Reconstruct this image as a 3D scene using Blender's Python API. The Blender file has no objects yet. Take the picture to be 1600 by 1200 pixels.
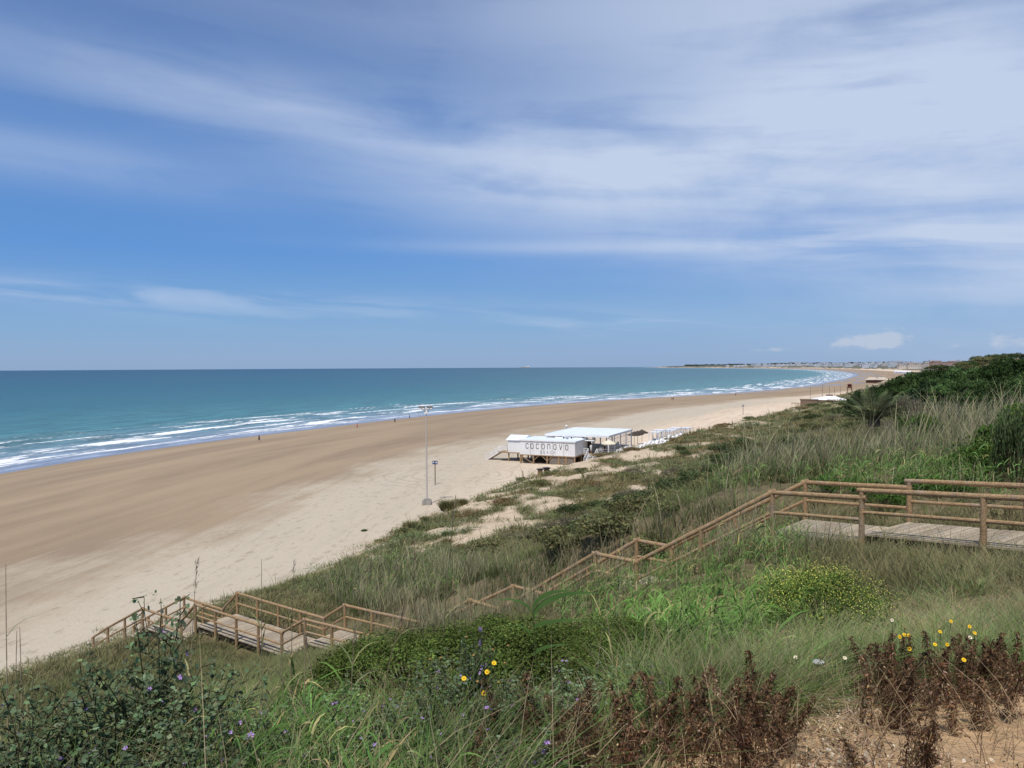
import bpy, math, random
import numpy as np
from mathutils import Vector, Matrix
R = math.radians
scene = bpy.context.scene
COL = scene.collection
rng = np.random.default_rng(7)
random.seed(7)

# ------------------------------------------------------------------ camera
CAMZ = 20.0; FPX = 1202.0
_p = 28.5/FPX; _r = 0.005
_U0 = np.array([0, math.sin(_p), math.cos(_p)]); _F = np.array([0, math.cos(_p), -math.sin(_p)])
_X = np.array([1.0, 0, 0])
CR = math.cos(_r)*_X - math.sin(_r)*_U0
CU = math.cos(_r)*_U0 + math.sin(_r)*_X
def ray(px, py):
    return _F + CR*((px-800)/FPX) + CU*((600-py)/FPX)
def at_z(px, py, z):
    d = ray(px, py); t = (z-CAMZ)/d[2]
    return np.array([d[0]*t, d[1]*t, z])
def at_d(px, py, Y):
    d = ray(px, py); t = Y/d[1]
    return np.array([d[0]*t, Y, CAMZ+d[2]*t])
def project(x, y, z):
    q = np.stack([x, y, z-CAMZ], -1)
    f = q @ _F
    f = np.where(f < 0.05, 0.05, f)
    return 800+FPX*(q @ CR)/f, 600-FPX*(q @ CU)/f
cd = bpy.data.cameras.new('camera'); cam = bpy.data.objects.new('camera', cd); COL.objects.link(cam)
cd.sensor_width = 36; cd.lens = 36*FPX/1600; cd.clip_start = 0.1; cd.clip_end = 60000
M = Matrix([[CR[0], CU[0], -_F[0], 0], [CR[1], CU[1], -_F[1], 0], [CR[2], CU[2], -_F[2], CAMZ], [0, 0, 0, 1]])
cam.matrix_world = M
scene.camera = cam
scene.view_settings.view_transform = 'Standard'; scene.view_settings.look = 'None'
scene.view_settings.exposure = 0; scene.view_settings.gamma = 1

# ------------------------------------------------------------------ noise, lines, terrain
def _hash(ix, iy, seed):
    n = (ix*374761393 + iy*668265263 + seed*1274126177) & 0xffffffff
    n = ((n ^ (n >> 13))*1274126177) & 0xffffffff
    return ((n ^ (n >> 16)) & 0xffff)/65535.0
def vnoise(x, y, seed=0):
    ix = np.floor(x).astype(np.int64); iy = np.floor(y).astype(np.int64)
    fx = x-ix; fy = y-iy; fx = fx*fx*(3-2*fx); fy = fy*fy*(3-2*fy)
    a = _hash(ix, iy, seed); b = _hash(ix+1, iy, seed); c = _hash(ix, iy+1, seed); d = _hash(ix+1, iy+1, seed)
    return (a*(1-fx)+b*fx)*(1-fy)+(c*(1-fx)+d*fx)*fy
def fbm(x, y, oct=4, seed=0):
    s = 0; a = 0.5; t = 0
    for i in range(oct):
        s = s + a*vnoise(x, y, seed+i*17); t += a; a *= 0.5; x = x*2.03+11.3; y = y*2.03+5.7
    return s/t
def sstep(a, b, x):
    t = np.clip((x-a)/(b-a), 0, 1); return t*t*(3-2*t)
def chaikin(P, n=2):
    P = np.array(P, float)
    for _ in range(n):
        Q = np.empty((2*(len(P)-1)+2, 2)); Q[0] = P[0]; Q[-1] = P[-1]
        Q[1:-1:2] = P[:-1]*.75+P[1:]*.25; Q[2:-1:2] = P[:-1]*.25+P[1:]*.75
        P = Q
    return P
SHORE = chaikin([(-140,-400),(-118,0),(-104,120),(-97,165),(-84,208),(-60,260),(-27,329),(20,400),(78,462),(143,522),(200,598),(250,665),(338,829),(505,1145),(674,1500),(927,2185),(1173,3000),(1331,4000),(1323,5300),(1250,6500),(1350,8000),(3000,9500),(9000,16000)])
FOOT = chaikin([(-80,-400),(-52,-40),(-38,20),(-26,41),(-16,58),(-10,76),(3,111),(34,164),(74,228),(108,288),(187,425),(315,632),(612,1150),(1068,2000),(1282,3000),(1440,4000),(1430,5400),(1340,6500),(1500,8300),(4000,10000),(9500,16500)])
def sdist(x, y, P):
    """signed distance (positive = inland, right of the line) and distance along the line"""
    x = np.asarray(x, float); y = np.asarray(y, float)
    best = np.full(x.shape, 1e18); sg = np.ones(x.shape); al = np.zeros(x.shape); acc = 0.0
    for i in range(len(P)-1):
        ax, ay = P[i]; bx, by = P[i+1]; dx, dy = bx-ax, by-ay; L = math.hypot(dx, dy)
        if L < 1e-6: continue
        t = np.clip(((x-ax)*dx+(y-ay)*dy)/(L*L), 0, 1)
        ex = x-ax-t*dx; ey = y-ay-t*dy; d2 = ex*ex+ey*ey
        m = d2 < best
        best = np.where(m, d2, best); al = np.where(m, acc+t*L, al)
        sg = np.where(m, np.where((ex*dy-ey*dx) >= 0, 1.0, -1.0), sg)
        acc += L
    return sg*np.sqrt(best), al

# boardwalk nodes on its near side: (x, y, z of the deck)
RAILH = 1.0
def nd(px, py, zr): p = at_z(px, py, zr); return np.array([p[0], p[1], zr-RAILH])
A1 = nd(1350,765.6,17.12); C1 = nd(1533,774.8,17.31)
N0 = A1+(C1-A1)*3.1
A2 = nd(1347,777,16.95); L1 = nd(1209,769,16.78)
M1r = nd(997,877,14.49); M1l = nd(933,864,14.49)
M2l = nd(737,937,12.07); M2r = M2l+(M1r-M1l)*1.0
P1r = nd(612,1000,9.7); P1l = nd(479,967,9.7)
P2r = nd(443,987.5,8.87); P2l = nd(308,944,8.87)
P3r = nd(285.6,970.6,7.83); P3l = nd(225.6,950,7.83)
E1 = nd(171,980,6.1); E2 = E1+(E1-P3l)*np.array([.45,.45,.5])
A2[:2] = A1[:2]
NODES = [N0, A1, A2, L1, M1r, M1l, M2r, M2l, P1r, P1l, P2r, P2l, P3r, P3l, E1, E2]
KIND = ['deck', None, 'deck', 'stair', 'deck', 'stair', 'deck', 'stair', 'deck', 'stair', 'deck', 'stair', 'deck', 'stair', 'stair']
WID = 2.05
def node_perp(i):
    a = NODES[max(i-1, 0)][:2]; b = NODES[min(i+1, len(NODES)-1)][:2]
    d = b-a; d = d/np.linalg.norm(d)
    return np.array([-d[1], d[0]])*-1
PERP = [node_perp(i) for i in range(len(NODES))]
PERP = [p if p[1] > 0 else -p for p in PERP]
FARN = [np.array([NODES[i][0]+PERP[i][0]*WID, NODES[i][1]+PERP[i][1]*WID, NODES[i][2]]) for i in range(len(NODES))]
MIDP = [(a+b)/2 for a, b in zip(NODES, FARN)]

fN = ([-5,0,2,6,12,19,24.6,29.4,36,45,60,100,300], [3.3,3.6,4.4,5.9,6.9,8.2,10.4,12.9,15.6,16.6,17.0,17.5,18.5])
fF = ([-5,0,4,10,20,30,42,55,80,150,400,2000], [3.5,3.7,5.2,6.6,7.5,9.2,12.0,14.6,16.2,17.0,18.5,22])
fV = ([-5,0,40,150,600,2500,9000], [3.6,3.6,7,13,22,34,40])
def height(x, y, detail=True):
    x = np.asarray(x, float); y = np.asarray(y, float)
    sd, _ = sdist(x, y, SHORE); s, al = sdist(x, y, FOOT)
    zb = np.where(sd > 0, 3.75*(1-np.exp(-sd/48.0)), sd*0.06)
    if detail: s_w = s + (fbm(x/9, y/9, 3, 5)-.5)*7*sstep(45, 90, y)*sstep(3000, 1500, y)
    else: s_w = s
    wf = sstep(38, 95, y); wv = sstep(500, 1500, y)
    h = np.interp(s_w, *fN)*(1-wf)+np.interp(s_w, *fF)*wf
    h = h*(1-wv)+np.interp(s_w, *fV)*wv
    bl = sstep(-4, 1.0, s_w)
    z = zb*(1-bl)+np.maximum(h, zb)*bl
    r2 = x*x+y*y
    z = z + BUMP*np.exp(-r2/(2*7.0**2))
    z = z + 7.0*np.exp(-(((x-330)/95.0)**2+((y-470)/120.0)**2))
    z = z - 1.5*np.exp(-(((x-1.5)/4.6)**2+((y-14.0)/5.0)**2)) - 1.3*np.exp(-(((x+2.2)/4.2)**2+((y-19.5)/5.0)**2))
    if detail:
        inl = sstep(0, 6, s)
        z = z + inl*((fbm(x/5.5, y/5.5, 3, 31)-.5)*1.1*sstep(25, 60, y) + (fbm(x/1.3, y/1.3, 3, 41)-.5)*.16)
        z = z + (1-inl)*((fbm(x/14, y/14, 3, 51)-.5)*.25*sstep(25, 75, sd))
        z = z + sstep(800,2500,y)*inl*(fbm(x/300, y/300, 3, 61)-.5)*10
    # let the ground pass under the boardwalk
    bd = np.full(x.shape, 1e9); bz = np.zeros(x.shape)
    near = (r2 < 80**2)
    if near.any():
        xs = x[near]; ys = y[near]; d_ = np.full(xs.shape, 1e9); z_ = np.zeros(xs.shape)
        for i in range(len(MIDP)-1):
            a = MIDP[i]; b = MIDP[i+1]; dv = (b-a)[:2]; L2 = float(dv@dv)
            if L2 < 1e-6: continue
            t = np.clip(((xs-a[0])*dv[0]+(ys-a[1])*dv[1])/L2, 0, 1)
            dd = np.hypot(xs-a[0]-t*dv[0], ys-a[1]-t*dv[1]); m = dd < d_
            d_ = np.where(m, dd, d_); z_ = np.where(m, a[2]+t*(b[2]-a[2]), z_)
        bd[near] = d_; bz[near] = z_
        w = 1-sstep(1.3, 4.5, bd)
        z = z*(1-w)+(bz-0.42)*w
    return z - r2/(2*6371000.0)
BUMP = 0.0
BUMP = 18.42-float(height(np.array([0.0]), np.array([0.0]), False)[0])
def hz(x, y): return float(height(np.array([float(x)]), np.array([float(y)]))[0])
def on_ground(px, py, lo=2.0, hi=3000.0):
    """where the sight line through a picture point meets the terrain"""
    d = ray(px, py); d = d/d[1]
    Y = np.geomspace(lo, hi, 900)
    x = d[0]*Y; z = CAMZ+d[2]*Y
    g = height(x, Y)
    k = np.nonzero(z < g)[0]
    if len(k) == 0: return np.array([x[-1], Y[-1], g[-1]])
    k = k[0]
    return np.array([x[k], Y[k], g[k]])

# ------------------------------------------------------------------ object helpers
def tag(o, label=None, cat=None, group=None, kind=None):
    if label: o['label'] = label
    if cat: o['category'] = cat
    if group: o['group'] = group
    if kind: o['kind'] = kind
    return o
def empty(name, loc=(0,0,0), rz=0, **k):
    o = bpy.data.objects.new(name, None); COL.objects.link(o)
    o.location = loc; o.rotation_euler = (0, 0, rz); o.empty_display_size = .3
    return tag(o, **k)
def link(name, me, parent=None, loc=None, **k):
    o = bpy.data.objects.new(name, me); COL.objects.link(o)
    if parent is not None: o.parent = parent
    if loc is not None: o.location = loc
    return tag(o, **k)
def copy_tree(o, parent=None, **k):
    c = o.copy(); COL.objects.link(c); c.parent = parent
    for ch in list(o.children): copy_tree(ch, c)
    return tag(c, **k)
def quads_mesh(name, V, F, mat, col=None, smooth=False, attrs=None):
    """V (n,3), F (m,k) numpy"""
    me = bpy.data.meshes.new(name)
    V = np.ascontiguousarray(V, np.float32); F = np.ascontiguousarray(F, np.int32)
    m, k = F.shape
    me.vertices.add(len(V)); me.vertices.foreach_set('co', V.ravel())
    me.loops.add(m*k); me.loops.foreach_set('vertex_index', F.ravel())
    me.polygons.add(m); me.polygons.foreach_set('loop_start', np.arange(0, m*k, k, dtype=np.int32))
    try: me.polygons.foreach_set('loop_total', np.full(m, k, np.int32))
    except Exception: pass
    if smooth: me.polygons.foreach_set('use_smooth', np.ones(m, bool))
    me.update(calc_edges=True)
    if col is not None:
        a = me.color_attributes.new('Col', 'FLOAT_COLOR', 'POINT')
        c = np.ones((len(V), 4), np.float32); c[:, :3] = col; a.data.foreach_set('color', c.ravel())
    for n, v in (attrs or {}).items():
        a = me.attributes.new(n, 'FLOAT', 'POINT'); a.data.foreach_set('value', np.ascontiguousarray(v, np.float32))
    me.materials.append(mat)
    return me
class MB:
    def __init__(s): s.v = []; s.f = []; s.m = []; s.cur = 0
    def add(s, vs, fs):
        b = len(s.v); s.v += [tuple(map(float, v)) for v in vs]; s.f += [[b+i for i in f] for f in fs]; s.m += [s.cur]*len(fs)
    def box(s, c, size, ax=None, bev=0.0):
        c = np.array(c, float); X, Y, Z = (np.eye(3) if ax is None else ax); hx, hy, hz_ = np.array(size)/2
        P = [c+X*hx*i+Y*hy*j+Z*hz_*k for i in (-1,1) for j in (-1,1) for k in (-1,1)]
        s.add(P, [[0,1,3,2],[4,6,7,5],[0,4,5,1],[2,3,7,6],[0,2,6,4],[1,5,7,3]])
    def log(s, a, b, r0, r1=None, n=10, segs=1, wob=0.0):
        a = np.array(a, float); b = np.array(b, float); r1 = r0 if r1 is None else r1
        d = b-a; L = np.linalg.norm(d); d = d/L
        u = np.cross(d, [0,0,1.0]);
        if np.linalg.norm(u) < 1e-3: u = np.cross(d, [1.0,0,0])
        u /= np.linalg.norm(u); w = np.cross(d, u); vs = []; fs = []
        for i in range(segs+1):
            t = i/segs; c = a+(b-a)*t
            if 0 < i < segs and wob: c = c+u*random.uniform(-wob, wob)+w*random.uniform(-wob, wob)
            r = (r0+(r1-r0)*t)*(1+(random.uniform(-.05,.05) if wob else 0))
            for k in range(n):
                an = 2*math.pi*k/n; vs.append(c+(u*math.cos(an)+w*math.sin(an))*r)
        for i in range(segs):
            for k in range(n):
                k2 = (k+1) % n; fs.append([i*n+k, i*n+k2, (i+1)*n+k2, (i+1)*n+k])
        fs.append(list(range(n))[::-1]); fs.append([segs*n+k for k in range(n)])
        s.add(vs, fs)
    def sphere(s, c, r, n=10, m=7, sc=(1,1,1)):
        vs = [(c[0], c[1], c[2]+r*sc[2])]; fs = []
        for i in range(1, m):
            th = math.pi*i/m
            for k in range(n):
                ph = 2*math.pi*k/n; vs.append((c[0]+r*sc[0]*math.sin(th)*math.cos(ph), c[1]+r*sc[1]*math.sin(th)*math.sin(ph), c[2]+r*sc[2]*math.cos(th)))
        vs.append((c[0], c[1], c[2]-r*sc[2]))
        for k in range(n): fs.append([0, 1+k, 1+(k+1)%n])
        for i in range(m-2):
            for k in range(n): fs.append([1+i*n+k, 1+(i+1)*n+k, 1+(i+1)*n+(k+1)%n, 1+i*n+(k+1)%n])
        e = len(vs)-1; o = 1+(m-2)*n
        for k in range(n): fs.append([e, o+(k+1)%n, o+k])
        s.add(vs, fs)
    def lathe(s, prof, c=(0,0,0), n=12):
        vs = []; fs = []
        for r, z in prof:
            for k in range(n):
                a = 2*math.pi*k/n; vs.append((c[0]+r*math.cos(a), c[1]+r*math.sin(a), c[2]+z))
        for i in range(len(prof)-1):
            for k in range(n): fs.append([i*n+k, i*n+(k+1)%n, (i+1)*n+(k+1)%n, (i+1)*n+k])
        s.add(vs, fs)
    def mesh(s, name, mats, smooth=False):
        me = bpy.data.meshes.new(name); me.from_pydata(s.v, [], s.f)
        for m in (mats if isinstance(mats, (list, tuple)) else [mats]): me.materials.append(m)
        me.polygons.foreach_set('material_index', s.m)
        if smooth: me.polygons.foreach_set('use_smooth', [True]*len(s.f))
        me.update(); return me
    def build(s, name, mats, parent=None, smooth=False, **k): return link(name, s.mesh(name, mats, smooth), parent, **k)

# ------------------------------------------------------------------ materials
class NT:
    def __init__(s, tree): s.t = tree; s.n = tree.nodes; s.l = tree.links
    def new(s, ty, **kw):
        n = s.n.new(ty)
        for k, v in kw.items(): setattr(n, k, v)
        return n
    def cn(s, a, b): s.l.new(a, b)
    def _in(s, sock, v):
        if v is None: return
        if hasattr(v, 'is_output') or isinstance(v, bpy.types.NodeSocket): s.l.new(v, sock)
        else:
            if isinstance(v, (tuple, list)) and len(v) == 3 and len(getattr(sock, 'default_value', (0,0,0))) == 4: v = (*v, 1)
            sock.default_value = v
    def math(s, op, a, b=None, c=None, clamp=False):
        n = s.new('ShaderNodeMath', operation=op, use_clamp=clamp)
        s._in(n.inputs[0], a); s._in(n.inputs[1], b); s._in(n.inputs[2], c); return n.outputs[0]
    def noise(s, vec, scale=5, detail=3, rough=.5, dist=0.0, ty='FBM'):
        n = s.new('ShaderNodeTexNoise'); 
        if vec is not None: s.cn(vec, n.inputs['Vector'])
        n.inputs['Scale'].default_value = scale; n.inputs['Detail'].default_value = detail
        n.inputs['Roughness'].default_value = rough; n.inputs['Distortion'].default_value = dist
        return n.outputs['Fac']
    def mapr(s, v, a, b, c=0.0, d=1.0, smooth=True):
        n = s.new('ShaderNodeMapRange', interpolation_type='SMOOTHSTEP' if smooth else 'LINEAR')
        s._in(n.inputs[0], v); s._in(n.inputs[1], a); s._in(n.inputs[2], b); s._in(n.inputs[3], c); s._in(n.inputs[4], d)
        return n.outputs[0]
    def mix(s, f, a, b, mode='MIX'):
        n = s.new('ShaderNodeMix', data_type='RGBA', blend_type=mode)
        s._in(n.inputs[0], f); s._in(n.inputs[6], a); s._in(n.inputs[7], b); return n.outputs[2]
    def attr(s, name):
        n = s.new('ShaderNodeAttribute', attribute_name=name); return n
    def comb(s, x, y, z=0.0):
        n = s.new('ShaderNodeCombineXYZ'); s._in(n.inputs[0], x); s._in(n.inputs[1], y); s._in(n.inputs[2], z); return n.outputs[0]
    def ramp(s, v, pts):
        n = s.new('ShaderNodeValToRGB'); s.cn(v, n.inputs[0]); e = n.color_ramp.elements
        while len(e) > 1: e.remove(e[-1])
        e[0].position = pts[0][0]; e[0].color = (*pts[0][1], 1)
        for p, c in pts[1:]: q = e.new(p); q.color = (*c, 1)
        return n.outputs[0]
def material(name, rough=.6, spec=.3, metal=0.0):
    m = bpy.data.materials.new(name); m.use_nodes = True
    t = NT(m.node_tree); b = m.node_tree.nodes['Principled BSDF']
    b.inputs['Roughness'].default_value = rough; b.inputs['Specular IOR Level'].default_value = spec; b.inputs['Metallic'].default_value = metal
    return m, t, b
def objcoord(t): return t.new('ShaderNodeTexCoord').outputs['Object']
def poscoord(t): return t.new('ShaderNodeNewGeometry').outputs['Position']
def simple(name, col, rough=.6, spec=.3, var=.25, scale=3.0, metal=0.0, bump=0.0):
    m, t, b = material(name, rough, spec, metal)
    n = t.noise(objcoord(t), scale, 4, .6)
    f = t.mapr(n, .3, .7, 1-var, 1+var*.6)
    c = t.mix(1.0, col, t.comb(f, f, f), 'MULTIPLY'); t.cn(c, b.inputs['Base Color'])
    if bump:
        bp = t.new('ShaderNodeBump'); bp.inputs['Strength'].default_value = bump; bp.inputs['Distance'].default_value = .02
        t.cn(t.noise(objcoord(t), scale*8, 4), bp.inputs['Height']); t.cn(bp.outputs[0], b.inputs['Normal'])
    return m
def leafmat(name, trans=.3, gain=1.0, rnd=.25, rough=.55):
    m = bpy.data.materials.new(name); m.use_nodes = True; t = NT(m.node_tree)
    for n in list(t.n): t.n.remove(n)
    a = t.attr('Col').outputs['Color']
    oi = t.new('ShaderNodeObjectInfo').outputs['Random']
    f = t.mapr(oi, 0, 1, gain*(1-rnd), gain*(1+rnd), smooth=False)
    nz = t.mapr(t.noise(poscoord(t), .9, 3, .6), .3, .7, .75, 1.25); f = t.math('MULTIPLY', f, nz)
    c = t.mix(1.0, a, t.comb(f, f, t.math('MULTIPLY', f, .95)), 'MULTIPLY')
    d = t.new('ShaderNodeBsdfDiffuse'); t.cn(c, d.inputs[0])
    tr = t.new('ShaderNodeBsdfTranslucent'); t.cn(c, tr.inputs[0])
    mx = t.new('ShaderNodeMixShader'); mx.inputs[0].default_value = trans; t.cn(d.outputs[0], mx.inputs[1]); t.cn(tr.outputs[0], mx.inputs[2])
    o = t.new('ShaderNodeOutputMaterial'); t.cn(mx.outputs[0], o.inputs[0])
    return m
def wood(name, c1, c2, island=True, along=None, rough=.75):
    m, t, b = material(name, rough, .2)
    geo = t.new('ShaderNodeNewGeometry'); oc = objcoord(t)
    n = t.noise(oc, 9, 5, .65); n2 = t.noise(oc, 45, 3, .6)
    c = t.mix(t.mapr(n, .3, .7), c1, c2)
    if island:
        k = t.mapr(geo.outputs['Random Per Island'], 0, 1, .72, 1.15, smooth=False); c = t.mix(1.0, c, t.comb(k, k, k), 'MULTIPLY')
    c = t.mix(t.mapr(t.noise(oc, 2.2, 4, .6), .5, .68, 0, .38), c, tuple(.33*sum(c1)*q for q in (1.0,.94,.86)))
    k2 = t.mapr(n2, .35, .6, .55, 1.08); c = t.mix(1.0, c, t.comb(k2, k2, k2), 'MULTIPLY')
    t.cn(c, b.inputs['Base Color'])
    bp = t.new('ShaderNodeBump'); bp.inputs['Strength'].default_value = .5; bp.inputs['Distance'].default_value = .01
    t.cn(n2, bp.inputs['Height']); t.cn(bp.outputs[0], b.inputs['Normal'])
    return m
M_LOG = wood('round pine log', (.44,.295,.16), (.31,.20,.105))
M_PLANK = wood('weathered plank', (.50,.41,.295), (.37,.30,.215))
M_DARKWOOD = wood('dark beam wood', (.10,.07,.045), (.06,.042,.03))  # one dark brown wood for beams, stringers, screens and posts
M_WHITE = simple('white painted wood', (.80,.80,.80), .5, .3, .05, 1.2)
M_ROOF = simple('white canvas roof', (.70,.76,.84), .6, .3, .06, .6)
M_BLACK = simple('black paint', (.02,.02,.022), .5, .4, .2)
M_GREY = simple('grey concrete', (.33,.31,.28), .9, .1, .25, 2)
M_DARKGLASS = simple('dark window glass', (.03,.035,.04), .15, .5, .2)

# ------------------------------------------------------------------ sun and sky
SUN_EL = R(64); SUN_AZ = R(200)       # azimuth clockwise from +Y (the view direction); behind the camera, to its left
sl = bpy.data.lights.new('sun', 'SUN'); sl.energy = 4.1; sl.angle = R(.8); sl.color = (1, .96, .9)
so = bpy.data.objects.new('sun', sl); COL.objects.link(so)
sv = Vector((math.sin(SUN_AZ)*math.cos(SUN_EL), math.cos(SUN_AZ)*math.cos(SUN_EL), math.sin(SUN_EL)))
so.rotation_euler = sv.to_track_quat('Z', 'Y').to_euler(); so.location = (0, 0, 200)
w = bpy.data.worlds.new('World'); scene.world = w; w.use_nodes = True
t = NT(w.node_tree)
for n in list(t.n): t.n.remove(n)
sky = t.new('ShaderNodeTexSky', sky_type='NISHITA'); sky.sun_disc = False
sky.sun_elevation = SUN_EL; sky.sun_rotation = SUN_AZ; sky.air_density = 1.0; sky.dust_density = .6; sky.ozone_density = 2.2; sky.altitude = 20
dirv = t.new('ShaderNodeTexCoord').outputs['Generated']
sp = t.new('ShaderNodeSeparateXYZ'); t.cn(dirv, sp.inputs[0])
az = t.math('MULTIPLY', t.math('ARCTAN2', sp.outputs[0], sp.outputs[1]), 57.2958)
el = t.math('MULTIPLY', t.math('ARCSINE', sp.outputs[2]), 57.2958)
def gauss(ca, ce, sa, se, amp, tilt=0.0):
    a_ = t.math('SUBTRACT', az, ca); e_ = t.math('SUBTRACT', t.math('SUBTRACT', el, ce), t.math('MULTIPLY', a_, tilt))
    q = t.math('ADD', t.math('POWER', t.math('ABSOLUTE', t.math('DIVIDE', a_, sa)), 2.0), t.math('POWER', t.math('ABSOLUTE', t.math('DIVIDE', e_, se)), 2.0))
    return t.math('MULTIPLY', t.math('EXPONENT', t.math('MULTIPLY', q, -1.0)), amp)
def total(L):
    r = L[0]
    for q in L[1:]: r = t.math('ADD', r, q)
    return r
# warped coordinates for streaky ice cloud
wv = t.comb(t.math('MULTIPLY', az, .035), t.math('MULTIPLY', el, .16))
warp = t.math('MULTIPLY', t.math('SUBTRACT', t.noise(wv, 1.3, 4, .55), .5), 1.0)
tilt = t.math('ADD', el, t.math('MULTIPLY', az, .07))
sv1 = t.comb(t.math('MULTIPLY', az, .03), t.math('ADD', t.math('MULTIPLY', tilt, .32), t.math('MULTIPLY', warp, .9)))
n1 = t.noise(sv1, 1.0, 3, .45, .4)
sv2 = t.comb(t.math('MULTIPLY', az, .09), t.math('ADD', t.math('MULTIPLY', tilt, .95), t.math('MULTIPLY', warp, 2.2)), 3.7)
n2 = t.noise(sv2, 1.0, 4, .5, .6)
n3 = t.noise(t.comb(t.math('MULTIPLY', az, .06), t.math('MULTIPLY', el, .11), 9.1), 1.0, 7, .6, .5)
veil = total([gauss(27, 15.5, 20, 8.0, 1.35, -.02), gauss(3, 13.6, 16, 3.8, .85, -.06), gauss(-20, 18.0, 17, 2.2, .62, -.07),
              gauss(-31, 13.2, 11, 1.7, .42, -.05), gauss(-32, 27, 16, 3.5, .30, 0), gauss(12, 25, 24, 4.5, .62), gauss(33, 5.0, 11, 4.5, .80)])
edge = t.math('MULTIPLY', t.mapr(el, 8.0, 8.5), t.mapr(el, 26, 24, 0, 1))
edge = t.math('MAXIMUM', edge, t.mapr(az, 22, 33))
tex = t.math('ADD', t.math('ADD', t.math('MULTIPLY', n1, .9), t.math('MULTIPLY', n2, .28)), t.math('MULTIPLY', n3, .82))
cl = t.math('MULTIPLY', veil, t.mapr(tex, .58, 1.18, .28, 1.05))
thin = t.math('MULTIPLY', gauss(9, 8.6, 17, .5, .40, -.012), t.mapr(n3, .3, .6, .4, 1))
cl = t.math('ADD', cl, thin)
wisp = t.math('MULTIPLY', total([gauss(-28, 4.9, 13, .75, .55, -.02), gauss(-10, 3.9, 15, 1.0, .30), gauss(7, 3.0, 9, .7, .32), gauss(24, 8.0, 14, 1.3, .35)]), t.mapr(n2, .36, .66))
cl = t.math('ADD', cl, wisp)
cl = t.math('MULTIPLY', cl, .86, clamp=True)
# small heaps of cloud low over the land
nc = t.noise(t.comb(t.math('MULTIPLY', az, .55), t.math('MULTIPLY', el, 1.0)), 1.0, 6, .62)
cumw = total([gauss(25.4, 1.55, 2.6, .75, 1.0), gauss(33.5, 1.4, 2.4, .7, .75), gauss(18.5, 1.0, 3.2, .22, .55), gauss(29.5, 1.1, 1.4, .3, .4)])
cum = t.math('MULTIPLY', t.mapr(t.math('ADD', cumw, t.math('MULTIPLY', t.math('SUBTRACT', nc, .5), 2.0)), .38, .85), t.mapr(el, .75, 1.15))
grade = t.ramp(t.math('DIVIDE', t.math('ADD', el, 2.0), 32.0), [(0.0,(.270,.415,.655)), (.07,(.262,.405,.655)), (.16,(.200,.395,.69)), (.31,(.105,.295,.69)), (.53,(.092,.245,.60)), (.84,(.100,.195,.455)), (1.0,(.09,.18,.42))])
grade = t.mix(1.0, grade, (10.5,10.5,10.5), 'MULTIPLY')
skc = t.mix(t.mapr(el, 28, 45, .86, 0), sky.outputs[0], grade)
skc = t.mix(cl, skc, (5.6, 6.65, 8.6))
skc = t.mix(t.math('MULTIPLY', cum, .55), skc, (6.2, 6.7, 7.6))
bg = t.new('ShaderNodeBackground'); t.cn(skc, bg.inputs[0]); bg.inputs[1].default_value = .095
wo = t.new('ShaderNodeOutputWorld'); t.cn(bg.outputs[0], wo.inputs[0])

# ------------------------------------------------------------------ ground sheets
def polar_grid(rs, th):
    Rr, T = np.meshgrid(rs, th, indexing='ij')
    x = Rr*np.sin(T); y = Rr*np.cos(T)
    nr, nt = Rr.shape
    i = np.arange(nr-1)[:, None]*nt; j = np.arange(nt-1)[None, :]
    F = np.stack([i+j, i+j+1, i+j+nt+1, i+j+nt], -1).reshape(-1, 4)
    return x.ravel(), y.ravel(), F
th = np.concatenate([np.radians(np.linspace(-180, -42, 70, endpoint=False)), np.radians(np.linspace(-42, 42, 620, endpoint=False)), np.radians(np.linspace(42, 180, 71))])
rs = np.concatenate([np.linspace(.05, 2, 12, endpoint=False), np.geomspace(2, 14000, 470)])
gx, gy, gF = polar_grid(rs, th)
gz = height(gx, gy); gsd, gal = sdist(gx, gy, SHORE); gs, _ = sdist(gx, gy, FOOT)
def vegmask(x, y, s):
    """0 bare sand .. 1 fully grown"""
    patch = fbm(x/4.2, y/5.5, 4, 77)*.55+fbm(x/1.7, y/2.4, 3, 78)*.45
    k = patch + np.interp(s, [0,2.5,10,22,34,60], [-.14,-.02,.025,.09,.28,.5])
    k = np.where(y < 52, patch+np.interp(s, [0,3,6,10,20], [-.34,-.12,.06,.28,.5]), k)
    k = k - 1.3*np.exp(-((x-2.75-.12*y)/3.05)**4-((y-1.9-.12*x)/2.5)**4)
    return sstep(.42, .56, k)
gveg = vegmask(gx, gy, gs)
def submesh(name, keep, mat, drop=0.0, attrs=None):
    F = gF[keep]; used = np.unique(F); mp = np.full(len(gx), -1); mp[used] = np.arange(len(used))
    V = np.stack([gx[used], gy[used], gz[used]-drop], -1)
    return quads_mesh(name, V, mp[F][:, ::-1], mat, smooth=True, attrs={k: v[used] for k, v in attrs.items()})
fs_ = gs[gF].max(1); fsd = gsd[gF].max(1)
nearbeach = (fs_ < 0) | ((gs[gF].mean(1) < 0))

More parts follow.
